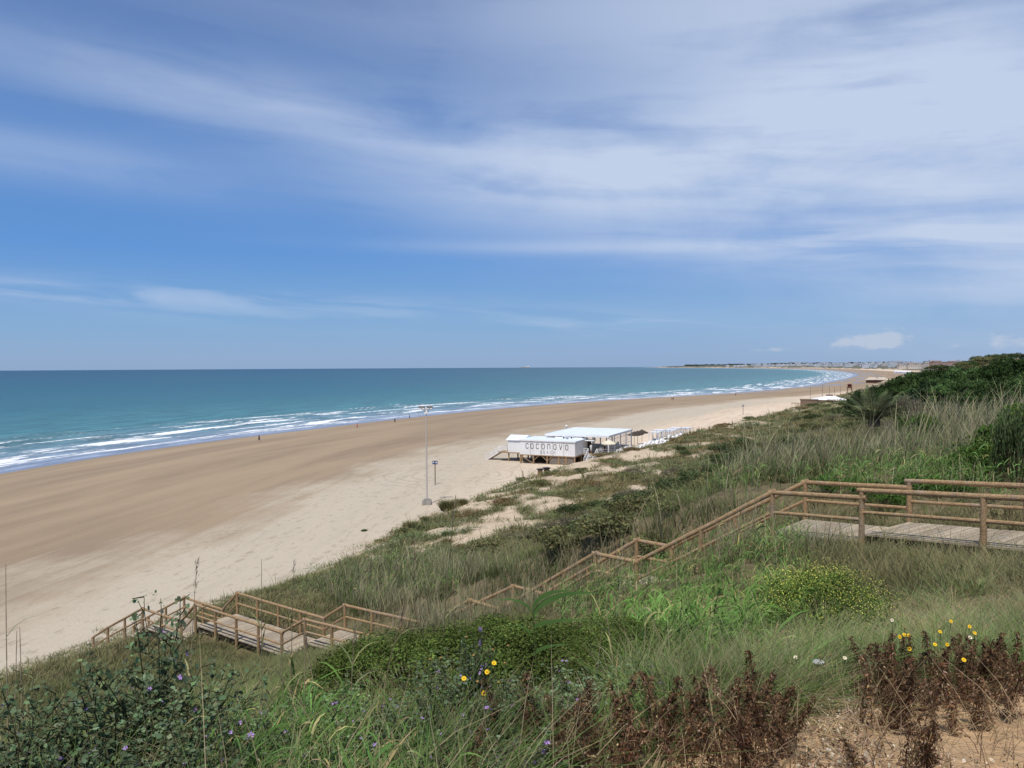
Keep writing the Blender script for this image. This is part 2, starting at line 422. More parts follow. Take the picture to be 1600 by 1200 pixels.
def sand_material(name, beach):
    m, t, b = material(name, .9, .15)
    sd = t.attr('sd').outputs['Fac']; al = t.attr('al').outputs['Fac']; vg = t.attr('veg').outputs['Fac']
    pos = poscoord(t)
    st = t.comb(t.math('MULTIPLY', al, .012), t.math('MULTIPLY', sd, .10))
    ns = t.noise(st, 1.0, 6, .6, .3)
    st2 = t.comb(t.math('MULTIPLY', al, .05), t.math('MULTIPLY', sd, .5), 4.0)
    ns2 = t.noise(st2, 1.0, 6, .65, .5)
    nf = t.noise(pos, .9, 6, .7); nff = t.noise(pos, 6.0, 5, .7)
    if beach:
        dry = t.mix(t.mapr(ns, .3, .7), (.70,.57,.435), (.62,.49,.365))
        dry = t.mix(t.mapr(ns2, .5, .72, 0, .55), dry, (.36,.29,.215))
        dry = t.mix(t.mapr(nf, .5, .75, 0, .4), dry, (.38,.30,.22))
        spk = t.noise(t.comb(t.math('MULTIPLY', al, .55), t.math('MULTIPLY', sd, 1.3)), 1.0, 6, .75)
        lim = t.mapr(al, 430, 760, 76, 92)
        zq = t.math('SUBTRACT', t.math('ADD', sd, t.math('MULTIPLY', t.math('SUBTRACT', ns, .5), 26.0)), lim)
        greyz = t.mapr(zq, 30, 16); greyz = t.math('MULTIPLY', greyz, t.mapr(al, 980, 800))
        dry = t.mix(t.math('MULTIPLY', greyz, .75), dry, (.44,.395,.31))
        dry = t.mix(t.math('MULTIPLY', t.mapr(spk, .54, .66), t.mapr(greyz, 0, 1, .30, .62)), dry, (.27,.225,.165))
        wet = t.mix(t.mapr(ns, .35, .65), (.350,.265,.178), (.270,.203,.138))
        wet = t.mix(t.mapr(ns2, .4, .7, 0, .4), wet, (.37,.275,.19))
        q = t.math('ADD', sd, t.math('MULTIPLY', t.math('SUBTRACT', ns, .5), 34.0))
        q = t.math('ADD', q, t.math('MULTIPLY', t.math('SUBTRACT', ns2, .5), 14.0))
        q = t.math('ADD', q, t.math('MULTIPLY', t.math('SUBTRACT', t.noise(pos, .06, 4, .6), .5), 26.0))
        # the dry upper beach starts closer to the sea as it runs on towards the bar
        lim = t.mapr(al, 430, 760, 76, 92)
        c = t.mix(t.mapr(t.math('SUBTRACT', q, lim), -9, 7), wet, dry)
        # swash zone: glossy saturated sand, with a bluish sky reflection also put into its colour
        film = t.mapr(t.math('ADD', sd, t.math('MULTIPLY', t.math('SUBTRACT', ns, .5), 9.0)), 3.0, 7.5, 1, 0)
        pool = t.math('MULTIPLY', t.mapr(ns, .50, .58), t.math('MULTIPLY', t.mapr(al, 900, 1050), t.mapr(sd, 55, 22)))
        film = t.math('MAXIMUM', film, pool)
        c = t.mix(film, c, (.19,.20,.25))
        t.cn(t.mapr(film, 0, 1, .9, .22), b.inputs['Roughness']); t.cn(t.mapr(film, 0, 1, .12, .6), b.inputs['Specular IOR Level'])
        # tyre tracks: rings and arcs by the bar and lines along the upper beach
        def rings(cx, cy, r0, r1, k, w):
            s_ = t.new('ShaderNodeSeparateXYZ'); t.cn(pos, s_.inputs[0])
            dx = t.math('SUBTRACT', s_.outputs[0], cx); dy = t.math('SUBTRACT', s_.outputs[1], cy)
            rr = t.math('SQRT', t.math('ADD', t.math('MULTIPLY', dx, dx), t.math('MULTIPLY', dy, dy)))
            rr = t.math('ADD', rr, t.math('MULTIPLY', t.math('SUBTRACT', t.noise(pos, .12, 3), .5), 3.2))
            sw = t.math('SINE', t.math('MULTIPLY', rr, k))
            return t.math('MULTIPLY', t.math('MULTIPLY', t.mapr(sw, w, 1.0), t.math('MULTIPLY', t.mapr(rr, r0-1, r0+1), t.mapr(rr, r1, r1+3, 1, 0))), t.mapr(nf, .38, .55))
        tr = rings(-9.0, 118, 3, 12, 3.1, .55)
        ln = t.math('SINE', t.math('MULTIPLY', t.math('ADD', sd, t.math('MULTIPLY', ns, 30)), .9))
        ln = t.math('MULTIPLY', t.mapr(ln, .93, 1.0), t.math('MULTIPLY', t.mapr(sd, 62, 75), t.mapr(nf, .45, .6)))
        tr = t.math('MAXIMUM', tr, ln)
        c = t.mix(t.math('MULTIPLY', tr, .42), c, (.27,.21,.155))
    else:
        sand = t.mix(t.mapr(nf, .3, .7), (.60,.49,.36), (.46,.36,.25))
        sp_ = t.new('ShaderNodeSeparateXYZ'); t.cn(pos, sp_.inputs[0])
        rr = t.new('ShaderNodeVectorMath', operation='LENGTH'); t.cn(pos, rr.inputs[0])
        hi = t.mapr(rr.outputs['Value'], 24, 34, 1, 0)
        ochre = t.mix(t.mapr(nff, .3, .7), (.52,.355,.20), (.42,.275,.15))
        sand = t.mix(hi, sand, ochre)
        soil = t.mix(t.mapr(nf, .35, .65), (.115,.098,.05), (.20,.15,.09))
        soil = t.mix(t.mapr(nff, .45, .7, 0, .7), soil, (.075,.08,.035))
        far = t.mapr(rr.outputs['Value'], 500, 2500)
        soil = t.mix(far, soil, t.mix(t.mapr(t.noise(pos, .012, 5, .65), .42, .6), (.16,.155,.12), (.07,.085,.075)))  # far land paled and greyed: distance haze put into its colour
        c = t.mix(vg, sand, soil)
    t.cn(c, b.inputs['Base Color'])
    bp = t.new('ShaderNodeBump'); bp.inputs['Strength'].default_value = .55; bp.inputs['Distance'].default_value = .12
    h = t.math('ADD', t.math('MULTIPLY', nff, .9), t.math('MULTIPLY', t.noise(pos, 1.6, 5, .65), 1.5))
    if beach: h = t.math('MULTIPLY', h, t.mapr(sd, 10, 70, .0, 1.0))
    t.cn(h, bp.inputs['Height']); t.cn(bp.outputs[0], b.inputs['Normal'])
    return m
isb = nearbeach
AT = dict(sd=gsd, al=gal, veg=gveg)
link('beach', submesh('beach', isb & (fsd > -45), sand_material('beach sand', True), 0, AT), kind='structure')
link('hillside', submesh('hillside', ~isb, sand_material('dune sand and soil', False), 0, AT), kind='structure')

# sea
th2 = np.radians(np.concatenate([np.linspace(-120, -38, 60, endpoint=False), np.linspace(-38, 32, 640)]))
rs2 = np.concatenate([np.geomspace(60, 1600, 420, endpoint=False), np.geomspace(1600, 24000, 110)])
sx, sy, sF = polar_grid(rs2, th2)
ssd, sal = sdist(sx, sy, SHORE)
o = -ssd
wave = np.sin(o*2*np.pi/13.0 + (fbm(sal/60, o/40, 3, 91)-.5)*9)
wave = np.where(wave > 0, wave**2, wave*.3)
sz = .05 + .75*wave*sstep(3, 12, o)*sstep(120, 40, o)*fbm(sal/25, o/9, 2, 95) + .25*(fbm(sx/18, sy/10, 3, 97)-.5)*sstep(20, 60, o)*sstep(900,300,o)
sz = sz - (sx**2+sy**2)/(2*6371000.0)
keep = ssd[sF].min(1) < 1.5
F = sF[keep]; used = np.unique(F); mp = np.full(len(sx), -1); mp[used] = np.arange(len(used))
m, t, b = material('sea water', .34, .16)
of = t.math('MULTIPLY', t.attr('sd').outputs['Fac'], -1.0); al = t.attr('al').outputs['Fac']; pos = poscoord(t)
lg = t.math('LOGARITHM', t.math('MAXIMUM', t.math('ADD', of, 3.0), 1.0), 10.0)
big = t.noise(t.comb(t.math('MULTIPLY', al, .004), t.math('MULTIPLY', of, .012)), 1.0, 5, .6)
lgn = t.math('ADD', t.math('DIVIDE', lg, 4.3), t.math('MULTIPLY', t.math('SUBTRACT', big, .5), .06))
c = t.ramp(lgn, [(.10,(.30,.33,.42)), (.24,(.22,.27,.34)), (.36,(.120,.225,.255)), (.44,(.060,.185,.190)), (.54,(.028,.125,.140)), (.66,(.014,.084,.110)), (.80,(.008,.056,.086)), (1.0,(.007,.046,.078))])  # pale blue-violet at the shore: sky reflection put into the ramp
rip = t.noise(t.comb(t.math('MULTIPLY', al, .05), t.math('MULTIPLY', of, .22)), 1.0, 6, .7)
k = t.mapr(rip, .3, .7, t.mapr(of, 60, 260, .55, .78), t.mapr(of, 60, 260, 1.4, 1.2)); c = t.mix(1.0, c, t.comb(k, k, k), 'MULTIPLY')  # ripple light and shade multiplied into the colour, stronger inshore
# foam: long ragged lines along the shore
warpn = t.math('MULTIPLY', t.math('SUBTRACT', t.noise(t.comb(t.math('MULTIPLY', al, .02), t.math('MULTIPLY', of, .03)), 1.0, 4, .6), .5), 1.0)
f1 = t.noise(t.comb(t.math('MULTIPLY', al, .026), t.math('ADD', t.math('MULTIPLY', of, .21), t.math('MULTIPLY', warpn, 2.2))), 1.0, 3, .5)
f1b = t.noise(t.comb(t.math('MULTIPLY', al, .035), t.math('ADD', t.math('MULTIPLY', of, .33), t.math('MULTIPLY', warpn, 3.0)), 5.0), 1.0, 3, .5)
f2 = t.noise(pos, .55, 5, .75)
zone = t.math('MULTIPLY', t.mapr(of, 0, 6), t.mapr(t.math('ADD', of, t.math('MULTIPLY', warpn, 30.0)), 44, 88, 1, 0))
thr = t.mapr(zone, 0, 1, .79, .565)
ff = t.math('MAXIMUM', t.math('ADD', f1, t.math('MULTIPLY', t.math('SUBTRACT', f2, .5), .13)), t.math('SUBTRACT', t.math('ADD', f1b, t.math('MULTIPLY', t.math('SUBTRACT', f2, .5), .18)), .03))
foam = t.mapr(t.math('SUBTRACT', ff, thr), 0, .035)
lace = t.math('MULTIPLY', t.mapr(t.math('SUBTRACT', ff, thr), -.09, .02), t.math('MULTIPLY', t.mapr(f2, .42, .62), .30))
foam = t.math('MAXIMUM', foam, lace)
swash = t.math('MULTIPLY', t.mapr(t.math('ABSOLUTE', t.math('SUBTRACT', of, t.math('ADD', 6.0, t.math('MULTIPLY', warpn, 9.0)))), .2, 1.1, 1, 0), t.mapr(f2, .35, .55))
foam = t.math('MAXIMUM', foam, t.math('MULTIPLY', swash, .8), clamp=True)
cap = t.noise(t.comb(t.math('MULTIPLY', al, .12), t.math('MULTIPLY', of, .45)), 1.0, 4, .7)
foam = t.math('MAXIMUM', foam, t.math('MULTIPLY', t.mapr(cap, .735, .77), .55))
face_shade = t.math('MULTIPLY', t.mapr(t.math('SUBTRACT', ff, thr), -.05, -.012), t.math('MULTIPLY', t.mapr(of, 10, 26), t.mapr(foam, 0, .3, 1, 0)))  # dark strip beside the foam: wave-face shadow painted into the water colour
c = t.mix(t.math('MULTIPLY', face_shade, .55), c, (.012,.085,.085))
c = t.mix(foam, c, (.78,.80,.82)); t.cn(c, b.inputs['Base Color'])
t.cn(t.mapr(foam, 0, 1, .30, .9), b.inputs['Roughness'])
bp = t.new('ShaderNodeBump'); bp.inputs['Strength'].default_value = .6; bp.inputs['Distance'].default_value = .5
t.cn(t.math('ADD', t.noise(pos, .35, 5, .65), t.math('MULTIPLY', foam, .6)), bp.inputs['Height']); t.cn(bp.outputs[0], b.inputs['Normal'])
link('sea', quads_mesh('sea', np.stack([sx[used], sy[used], sz[used]], -1), mp[F][:, ::-1], m, smooth=True, attrs=dict(sd=ssd[used], al=sal[used])), kind='structure')
# ------------------------------------------------------------------ boardwalk
bw = empty('wooden_boardwalk', (float(MIDP[3][0]), float(MIDP[3][1]), float(MIDP[3][2])),
           label='long timber boardwalk with round log handrails stepping down the green hillside to the sand', cat='boardwalk')
BO = np.array(bw.location)
PL = dict(parent=bw)
def rel(mb, name, mat, **k): 
    mb.v = [(v[0]-BO[0], v[1]-BO[1], v[2]-BO[2]) for v in mb.v]
    return mb.build(name, mat, bw, **k)
def unit(v): return v/np.linalg.norm(v)
DL = {0: 'top deck of pale planks beside the mustard bush'}
for i, kd in enumerate(KIND):
    if kd is None: continue
    a, b, fa, fb = NODES[i], NODES[i+1], FARN[i], FARN[i+1]
    d = b-a; Lh = math.hypot(d[0], d[1])
    if kd == 'deck':
        mb = MB(); n = max(1, int(round(Lh/.15)))
        for k in range(n):
            t0 = (k+.04)/n; t1 = (k+.96)/n; j = random.uniform(-.015, .015); dz = random.uniform(-.003, .003)
            q = [a+(b-a)*t0, a+(b-a)*t1, fa+(fb-fa)*t1, fa+(fb-fa)*t0]
            c_ = unit(np.append((fa-a)[:2], 0))
            q = [q[0]-c_*(.02+j), q[1]-c_*(.02+j), q[2]+c_*(.02-j), q[3]+c_*(.02-j)]
            top = [p+np.array([0,0,dz]) for p in q]; bot = [p-np.array([0,0,.045]) for p in q]
            mb.add(top+bot, [[0,1,2,3],[7,6,5,4],[0,4,5,1],[1,5,6,2],[2,6,7,3],[3,7,4,0]])
        rel(mb, 'deck', M_PLANK)
        mb = MB()
        for s_ in (.04, .5, .96):
            p0 = a+(fa-a)*s_; p1 = b+(fb-b)*s_
            c_ = unit(np.append((fa-a)[:2], 0)); dd = unit(p1-p0); z_ = np.cross(dd, c_)
            z_ = z_ if z_[2] > 0 else -z_
            mb.box((p0+p1)/2-np.array([0,0,.045+.09]), (np.linalg.norm(p1-p0), .07, .18), ax=[dd, c_, z_])
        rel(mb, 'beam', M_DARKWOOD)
    else:
        n = max(1, int(round(abs(d[2])/.17))); mb = MB()
        for k in range(n):
            t0 = k/n; t1 = (k+1.12)/n
            zt = a[2]+(b[2]-a[2])*(k+1)/n if d[2] < 0 else a[2]
            q = [a+(b-a)*t0, a+(b-a)*t1, fa+(fb-fa)*t1, fa+(fb-fa)*t0]
            top = [np.array([p[0], p[1], zt]) for p in q]; bot = [p-np.array([0,0,.05]) for p in top]
            mb.add(top+bot, [[0,1,2,3],[7,6,5,4],[0,4,5,1],[1,5,6,2],[2,6,7,3],[3,7,4,0]])
        rel(mb, 'stair_treads', M_PLANK if i > 8 else M_LOG)
        mb = MB()
        for s_ in (.03, .97):
            p0 = a+(fa-a)*s_; p1 = b+(fb-b)*s_; c_ = unit(np.append((fa-a)[:2], 0)); dd = unit(p1-p0); z_ = np.cross(dd, c_); z_ = z_ if z_[2] > 0 else -z_
            mb.box((p0+p1)/2-np.array([0,0,.22]), (np.linalg.norm(p1-p0), .06, .2), ax=[dd, c_, z_])
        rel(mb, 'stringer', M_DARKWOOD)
for side in (0, 1):
    ns = NODES if side == 0 else FARN
    sg = -1 if side == 0 else 1
    done = []
    for i, kd in enumerate(KIND):
        if kd is None: continue
        a, b = ns[i].copy(), ns[i+1].copy()
        off = np.append(PERP[i]*sg*.09, 0); off2 = np.append(PERP[i+1]*sg*.09, 0); a += off; b += off2
        Lh = np.linalg.norm((b-a)[:2]); nb = max(1, int(round(Lh/(1.75 if i > 6 else 2.35))))
        if i == 0: nb = 3
        up = np.array([0,0,1.0])
        r = .062
        # rails
        mb = MB(); e = unit(b-a)*.1
        mb.log(a+up*RAILH-e, b+up*RAILH+e, r, r*.93, 12, max(2, int(Lh*1.5)), .006); rel(mb, 'handrail', M_LOG, smooth=False)
        mb = MB(); mb.log(a+up*RAILH*.5, b+up*RAILH*.5, r*.72, r*.68, 10, max(2, int(Lh*1.5)), .005); rel(mb, 'lower_rail', M_LOG)
        for k in range(nb+1):
            p = a+(b-a)*k/nb
            if any(np.linalg.norm(p-q) < .5 for q in done): continue
            done.append(p)
            g = hz(p[0], p[1]); mb = MB()
            mb.log([p[0], p[1], g-.25], p+up*(RAILH-.03), r*1.12, r*1.02, 12, 5, .004); rel(mb, 'post', M_LOG)

# ------------------------------------------------------------------ beach bar
e1 = np.array([.913,-.407,0]); e2 = np.array([.407,.913,0]); ez = np.array([0,0,1.0])
O = np.array([10.4,127.5,4.85])
def W(a, b, z): return O-e1*a+e2*b+ez*z        # a: leftwards along the front, b: back, z above the floor
AX = [-e1, e2, ez]
bar = empty('beach_bar', tuple(O), label='white beach bar on timber stilts with big lettering on its wall', cat='beach bar')
def rb(mb, name, mat, parent=None, smooth=False, **k):
    mb.v = [(v[0]-O[0], v[1]-O[1], v[2]-O[2]) for v in mb.v]; return mb.build(name, mat, parent or bar, smooth, **k)
def abox(mb, a0, a1, b0, b1, z0, z1): mb.box(W((a0+a1)/2, (b0+b1)/2, (z0+z1)/2), (abs(a1-a0), abs(b1-b0), abs(z1-z0)), AX)
GB = -1.75
# main volume: walls, vertical boards
m, t_, b_ = material('white vertical boards', .5, .3)
w_ = t_.new('ShaderNodeTexWave', wave_type='BANDS', bands_direction='X'); w_.inputs['Scale'].default_value = .9; w_.inputs['Distortion'].default_value = 0
t_.cn(objcoord(t_), w_.inputs['Vector']); k_ = t_.mapr(w_.outputs['Fac'], 0, .06, .8, 1.0)
k2_ = t_.mapr(t_.noise(objcoord(t_), .7, 4, .6), .3, .7, .93, 1.03); k_ = t_.math('MULTIPLY', k_, k2_)
t_.cn(t_.mix(1.0, (.80,.80,.80), t_.comb(k_, k_, k_), 'MULTIPLY'), b_.inputs['Base Color'])
M_BOARD = m
mb = MB(); abox(mb, 0, 10, 0, .08, 0, 2.4); wf = rb(mb, 'wall', M_BOARD, label='front wall carrying the name of the bar')
mb = MB(); abox(mb, -.01, .08, .08, 6.5, 0, 2.35); rb(mb, 'wall', M_BOARD)
mb = MB(); abox(mb, 9.92, 10.01, .08, 7, 0, 2.3); rb(mb, 'wall', M_BOARD)
mb = MB(); abox(mb, .08, 9.92, 6.9, 7, 0, 2.3); rb(mb, 'wall', M_BOARD)
for k in range(1, 5):
    mb = MB(); abox(mb, 2*k-.02, 2*k+.02, -.03, .0, .02, 2.38); rb(mb, 'seam', M_GREY, None)
mb = MB(); abox(mb, -.12, 10.12, -.12, 7.1, 2.41, 2.50); rb(mb, 'roof', M_ROOF)
mb = MB(); abox(mb, -.14, 10.14, -.14, -.122, 2.34, 2.52); rb(mb, 'roof_trim', M_WHITE)
mb = MB(); abox(mb, -.035, -.012, 2.2, 3.1, .05, 2.1); dr = rb(mb, 'door', M_WHITE)
mb = MB(); abox(mb, -.06, -.037, 2.3, 2.36, 1.0, 1.15); rb(mb, 'handle', M_BLACK, dr)
# lettering made of strokes, set on the front wall
M_LET = simple('dark grey lettering', (.09,.09,.095), .6, .3, .1)
M_LET2 = simple('pale grey lettering', (.42,.42,.43), .6, .3, .05)
def stroke(mb, pts, w_, closed=False):
    n = len(pts)
    for i in range(n if closed else n-1):
        p = np.array(pts[i]); q = np.array(pts[(i+1) % n]); d = q-p; L = np.linalg.norm(d)
        if L < 1e-5: continue
        d = d/L; nn = np.array([-d[1], d[0]])*w_/2; e = d*w_*.25
        y0, y1 = -.035, -.004
        P = [p-e-nn, q+e-nn, q+e+nn, p-e+nn]
        vs = [W(x, y0, z) for x, z in P]+[W(x, y1, z) for x, z in P]
        mb.add(vs, [[0,1,2,3],[7,6,5,4],[0,4,5,1],[1,5,6,2],[2,6,7,3],[3,7,4,0]])
def arc(cx, cz, rx, rz, a0, a1, n=12): return [(cx-rx*math.cos(R(a0+(a1-a0)*i/n)), cz+rz*math.sin(R(a0+(a1-a0)*i/n))) for i in range(n+1)]
def glyph(ch, cx, cz, w_, h, th_):
    mb = MB(); rx = w_/2; rz = h/2; k = rz-rx
    if ch in 'oO': stroke(mb, arc(cx, cz+k, rx, rx, 0, 180, 8)+arc(cx, cz-k, rx, rx, 180, 360, 8), th_, True)
    elif ch in 'c': stroke(mb, arc(cx, cz+k, rx, rx, 20, 180, 8)+arc(cx, cz-k, rx, rx, 180, 340, 8), th_)
    elif ch == 'n': stroke(mb, [(cx-rx, cz-rz)]+arc(cx, cz+k, rx, rx, 0, 180, 8)+[(cx+rx, cz-rz)], th_)
    elif ch == 'v': stroke(mb, [(cx+rx, cz+rz), (cx, cz-rz), (cx-rx, cz+rz)], th_)
    elif ch == 'B':
        stroke(mb, [(cx+rx, cz-rz), (cx+rx, cz+rz), (cx-rx*.6, cz+rz), (cx-rx, cz+rz*.6), (cx-rx*.6, cz), (cx-rx, cz-rz*.5), (cx-rx*.6, cz-rz), (cx+rx, cz-rz)], th_); stroke(mb, [(cx+rx, cz), (cx-rx*.6, cz)], th_)
    elif ch == 'E':
        stroke(mb, [(cx-rx, cz+rz), (cx+rx, cz+rz), (cx+rx, cz-rz), (cx-rx, cz-rz)], th_); stroke(mb, [(cx+rx, cz), (cx-rx*.7, cz)], th_)
    elif ch == 'A':
        stroke(mb, [(cx+rx, cz-rz), (cx, cz+rz), (cx-rx, cz-rz)], th_); stroke(mb, [(cx+rx*.6, cz-rz*.3), (cx-rx*.6, cz-rz*.3)], th_)
    elif ch == 'C': stroke(mb, arc(cx, cz+k, rx, rx, 20, 180, 8)+arc(cx, cz-k, rx, rx, 180, 340, 8), th_)
    elif ch == 'H':
        stroke(mb, [(cx+rx, cz-rz), (cx+rx, cz+rz)], th_); stroke(mb, [(cx-rx, cz-rz), (cx-rx, cz+rz)], th_); stroke(mb, [(cx+rx, cz), (cx-rx, cz)], th_)
    return mb
for ch, cx in zip('coconovo', [8.62,7.70,6.72,5.68,4.66,3.55,2.52,1.45]):
    rb(glyph(ch, cx, 1.48, .46, .86, .085), 'letter', M_LET, wf)
for ch, cx in zip('BEACH', [6.05,5.48,4.88,4.28,3.66]):
    rb(glyph(ch, cx, .55, .26, .44, .06), 'letter', M_LET2, wf)
# stilts
mb_z = GB
for a_ in (0.1, 1.6, 2.9, 5, 7.5, 9.9):
    for b_ in (.15, 3.5, 6.8):
        mb = MB(); abox(mb, a_-.11, a_+.11, b_-.11, b_+.11, GB-.1, -.001); rb(mb, 'stilt', M_LOG)
mb = MB(); abox(mb, -.05, 10.05, 0, 7, -.16, -.002); rb(mb, 'floor_beam', M_LOG)
def strut(a0, z0, a1, z1, b=.1):
    mb = MB(); mb.log(W(a0, b, z0), W(a1, b, z1), .07, .07, 6); rb(mb, 'brace', M_LOG)
strut(9.8, -.25, 7.6, -1.5); strut(5.1, -.9, 5.9, -.2); strut(4.9, -.9, 4.1, -.2); strut(1.7, -.9, 2.4, -.2); strut(6.6,-.2,7.4,-.9)
M_BAMB = simple('reed screen', (.20,.17,.14), .8, .2, .3, 6)
mb = MB(); abox(mb, .3, 4.6, .16, .22, GB-.1, -.17); rb(mb, 'skirt_screen', M_BAMB)
mb = MB(); abox(mb, .5, 9, 3.2, 3.3, GB-.1, -.17); rb(mb, 'skirt_screen', M_DARKWOOD)
# hut behind on the left with pitched roof
mb = MB(); abox(mb, 10.3, 13.2, 2.2, 6.5, 0, 2.1); rb(mb, 'annex_wall', M_BOARD)
mb = MB(); vs = [W(10.1,2.0,2.12), W(13.6,2.0,2.12), W(13.6,6.7,2.12), W(10.1,6.7,2.12), W(10.1,4.3,2.9), W(13.6,4.3,2.9)]
mb.add(vs, [[0,1,5,4],[3,4,5,2],[0,4,3],[1,2,5],[0,3,2,1]]); rb(mb, 'annex_roof', M_ROOF)
for a_ in (10.5, 13.1):
    for b_ in (2.3, 6.3):
        mb = MB(); abox(mb, a_-.1, a_+.1, b_-.1, b_+.1, GB-.1, -.16); rb(mb, 'stilt', M_LOG)
mb = MB(); abox(mb, 10.06, 15.0, 2.0, 6.7, -.15, -.003); rb(mb, 'side_deck', M_LOG)
def stair(a0, a1, b0, b1, z0, z1, axis='a', n=9):
    mb = MB()
    for k in range(n):
        t0 = k/n; z = z0+(z1-z0)*(k+.5)/n
        if axis == 'a': abox(mb, a0+(a1-a0)*t0, a0+(a1-a0)*(t0+1/n), b0, b1, z-.06, z)
        else: abox(mb, a0, a1, b0+(b1-b0)*t0, b0+(b1-b0)*(t0+1/n), z-.06, z)
    rb(mb, 'stair_treads', M_LOG if axis == 'a' else M_WHITE)
    for s in (0, 1):
        if axis == 'a': p = W(a0, (b0, b1)[s], z0); q = W(a1, (b0, b1)[s], z1)
        else: p = W((a0, a1)[s], b0, z0); q = W((a0, a1)[s], b1, z1)
        mb = MB(); mb.log(p, q, .1, .1, 6)
        for hh in (.55, 1.0): mb.log(p+ez*hh, q+ez*hh, .05, .05, 6)
        for k in range(4): c = p+(q-p)*k/3; mb.log(c, c+ez*1.0, .05, .05, 6)
        rb(mb, 'stair_rail', M_WHITE)
stair(15.0, 18.0, 3.2, 5.2, 0, GB, 'a', 9)
def rail(pts, h=.95, name='railing'):
    mb = MB()
    for p, q in zip(pts[:-1], pts[1:]):
        P = W(*p); Q = W(*q); L = np.linalg.norm(Q-P); n = max(1, int(L/1.6))
        for hh in (.35, .65, h): mb.log(P+ez*hh, Q+ez*hh, .04, .04, 6)
        for k in range(n+1): c = P+(Q-P)*k/n; mb.log(c, c+ez*h, .055, .055, 6)
    rb(mb, name, M_WHITE)
rail([(13.4,2.1,0), (15,2.1,0)]); rail([(15,5.2,0), (15,6.6,0), (13.4,6.6,0)])
# terrace
mb = MB(); abox(mb, -7.5, -.15, 4.0, 22, -.18, -.004); rb(mb, 'terrace_deck', M_PLANK)
mb = MB(); abox(mb, -.149, 9.5, 7.15, 22, -.18, -.004); rb(mb, 'terrace_deck', M_PLANK)
mb = MB(); abox(mb, -16, -7.51, 7.0, 20, -.6, -.42); rb(mb, 'terrace_deck', M_WHITE)
rail([(-.2,4.05,0), (-1.0,4.05,0)]); rail([(-2.6,4.05,0), (-7.4,4.05,0), (-7.4,8,0)]); rail([(-7.6,7.1,-.42), (-15.9,7.1,-.42), (-15.9,19,-.42)])
stair(-1.0, -2.5, 4.0, 1.6, 0, GB+.3, 'b', 7)
for a_ in (-7,-4.5,-2,):
    for b_ in (4.3, 9):
        mb = MB(); abox(mb, a_-.1, a_+.1, b_-.1, b_+.1, GB-.2, -.19); rb(mb, 'stilt', M_LOG)
strut(-2.1, -.9, -3.0, -.2, 4.3); strut(-4.6,-.9,-5.4,-.2,4.3); strut(-4.4,-.9,-3.6,-.2,4.3)
# pergola: flat canvas roof on white posts
mb = MB(); abox(mb, -4.2, 7.4, 5.4, 20.4, 3.02, 3.10)
rb(mb, 'pergola_roof', M_ROOF)
mb = MB()
for a0,a1,b0,b1 in ((-4.28,-4.201,5.3,20.5),(7.401,7.48,5.3,20.5),(-4.2,7.4,5.3,5.399),(-4.2,7.4,20.401,20.5)): abox(mb, a0,a1,b0,b1,2.82,3.16)
rb(mb, 'pergola_fascia', M_WHITE)
for a_ in (-4.1, -.35, 3.5, 7.3):
    for b_ in (5.5, 9.2, 12.9, 16.6, 20.3):
        if a_ > -.4 and b_ < 7.2: continue
        mb = MB(); abox(mb, a_-.08, a_+.08, b_-.08, b_+.08, 0, 3.015); rb(mb, 'pergola_post', M_WHITE)
m = simple('hazy plastic side curtain', (.55,.58,.60), .25, .5, .15, 1.5)
# roof plant
for a_, b_, s in ((3.4,4.2,.5),(2.6,3.6,.45),(2.2,4.8,.5)):
    mb = MB(); abox(mb, a_-s/2, a_+s/2, b_-s/2, b_+s/2, 2.51, 2.51+s*.9); vt = rb(mb, 'roof_vent', M_WHITE)
    mb = MB(); mb.log(W(a_, b_-s/2-.02, 2.51+s*.45), W(a_, b_-s/2-.05, 2.51+s*.45), s*.3, s*.3, 12); rb(mb, 'fan_opening', M_BLACK, vt)
mb = MB(); vs=[W(5.6,5.2,2.51),W(.4,5.2,2.51),W(.4,6.9,2.51),W(5.6,6.9,2.51),W(4.6,6.0,3.0),W(1.2,6.0,3.0)]
mb.add(vs, [[0,1,5,4],[1,2,5],[2,3,4,5],[3,0,4],[3,2,1,0]]); rb(mb, 'roof_hood', M_WHITE)
# serving hatch at the right end
mb = MB(); abox(mb, -.7, -.05, 6.52, 6.6, 0, 2.3); rb(mb, 'hatch_wall', M_BLACK)
mb = MB(); abox(mb, -1.7, -.05, 4.6, 6.5, 2.2, 2.28); rb(mb, 'awning', M_WHITE)
for b_ in (5.5, 9.2, 12.9, 16.6):
    mb = MB()
    for q in range(1, 4): abox(mb, -4.12, -4.08, b_+.925*q-.03, b_+.925*q+.03, .05, 2.8)
    abox(mb, -4.13, -4.07, b_+.1, b_+3.6, .9, .96); abox(mb, -4.13, -4.07, b_+.1, b_+3.6, 2.3, 2.36); rb(mb, 'side_frame', M_WHITE)

def wtag(o, **k): return tag(o, **k)
def G(px, py, z): p = at_z(px, py, z); return p
# globe lamps on masts
def globe(px, py, Y, name_lab):
    p = at_d(px, py, Y); g = empty('globe_lamp', (p[0], p[1], 4.85), label=name_lab, cat='lamp', group='globe lamps over the bar roof')
    mb = MB(); mb.log((0,0,0), (0,0,p[2]-4.85-.15), .05, .04, 8); mb.build('pole', M_WHITE, g)
    mb = MB(); mb.sphere((0,0,p[2]-4.85), .26, 12, 8); mb.build('globe', M_WHITE, g, True)
globe(885, 666, 150, 'higher of two white globe lamps rising behind the flat bar roof')
globe(885.3, 675.3, 141, 'lower of two white globe lamps poking through behind the bar roof')
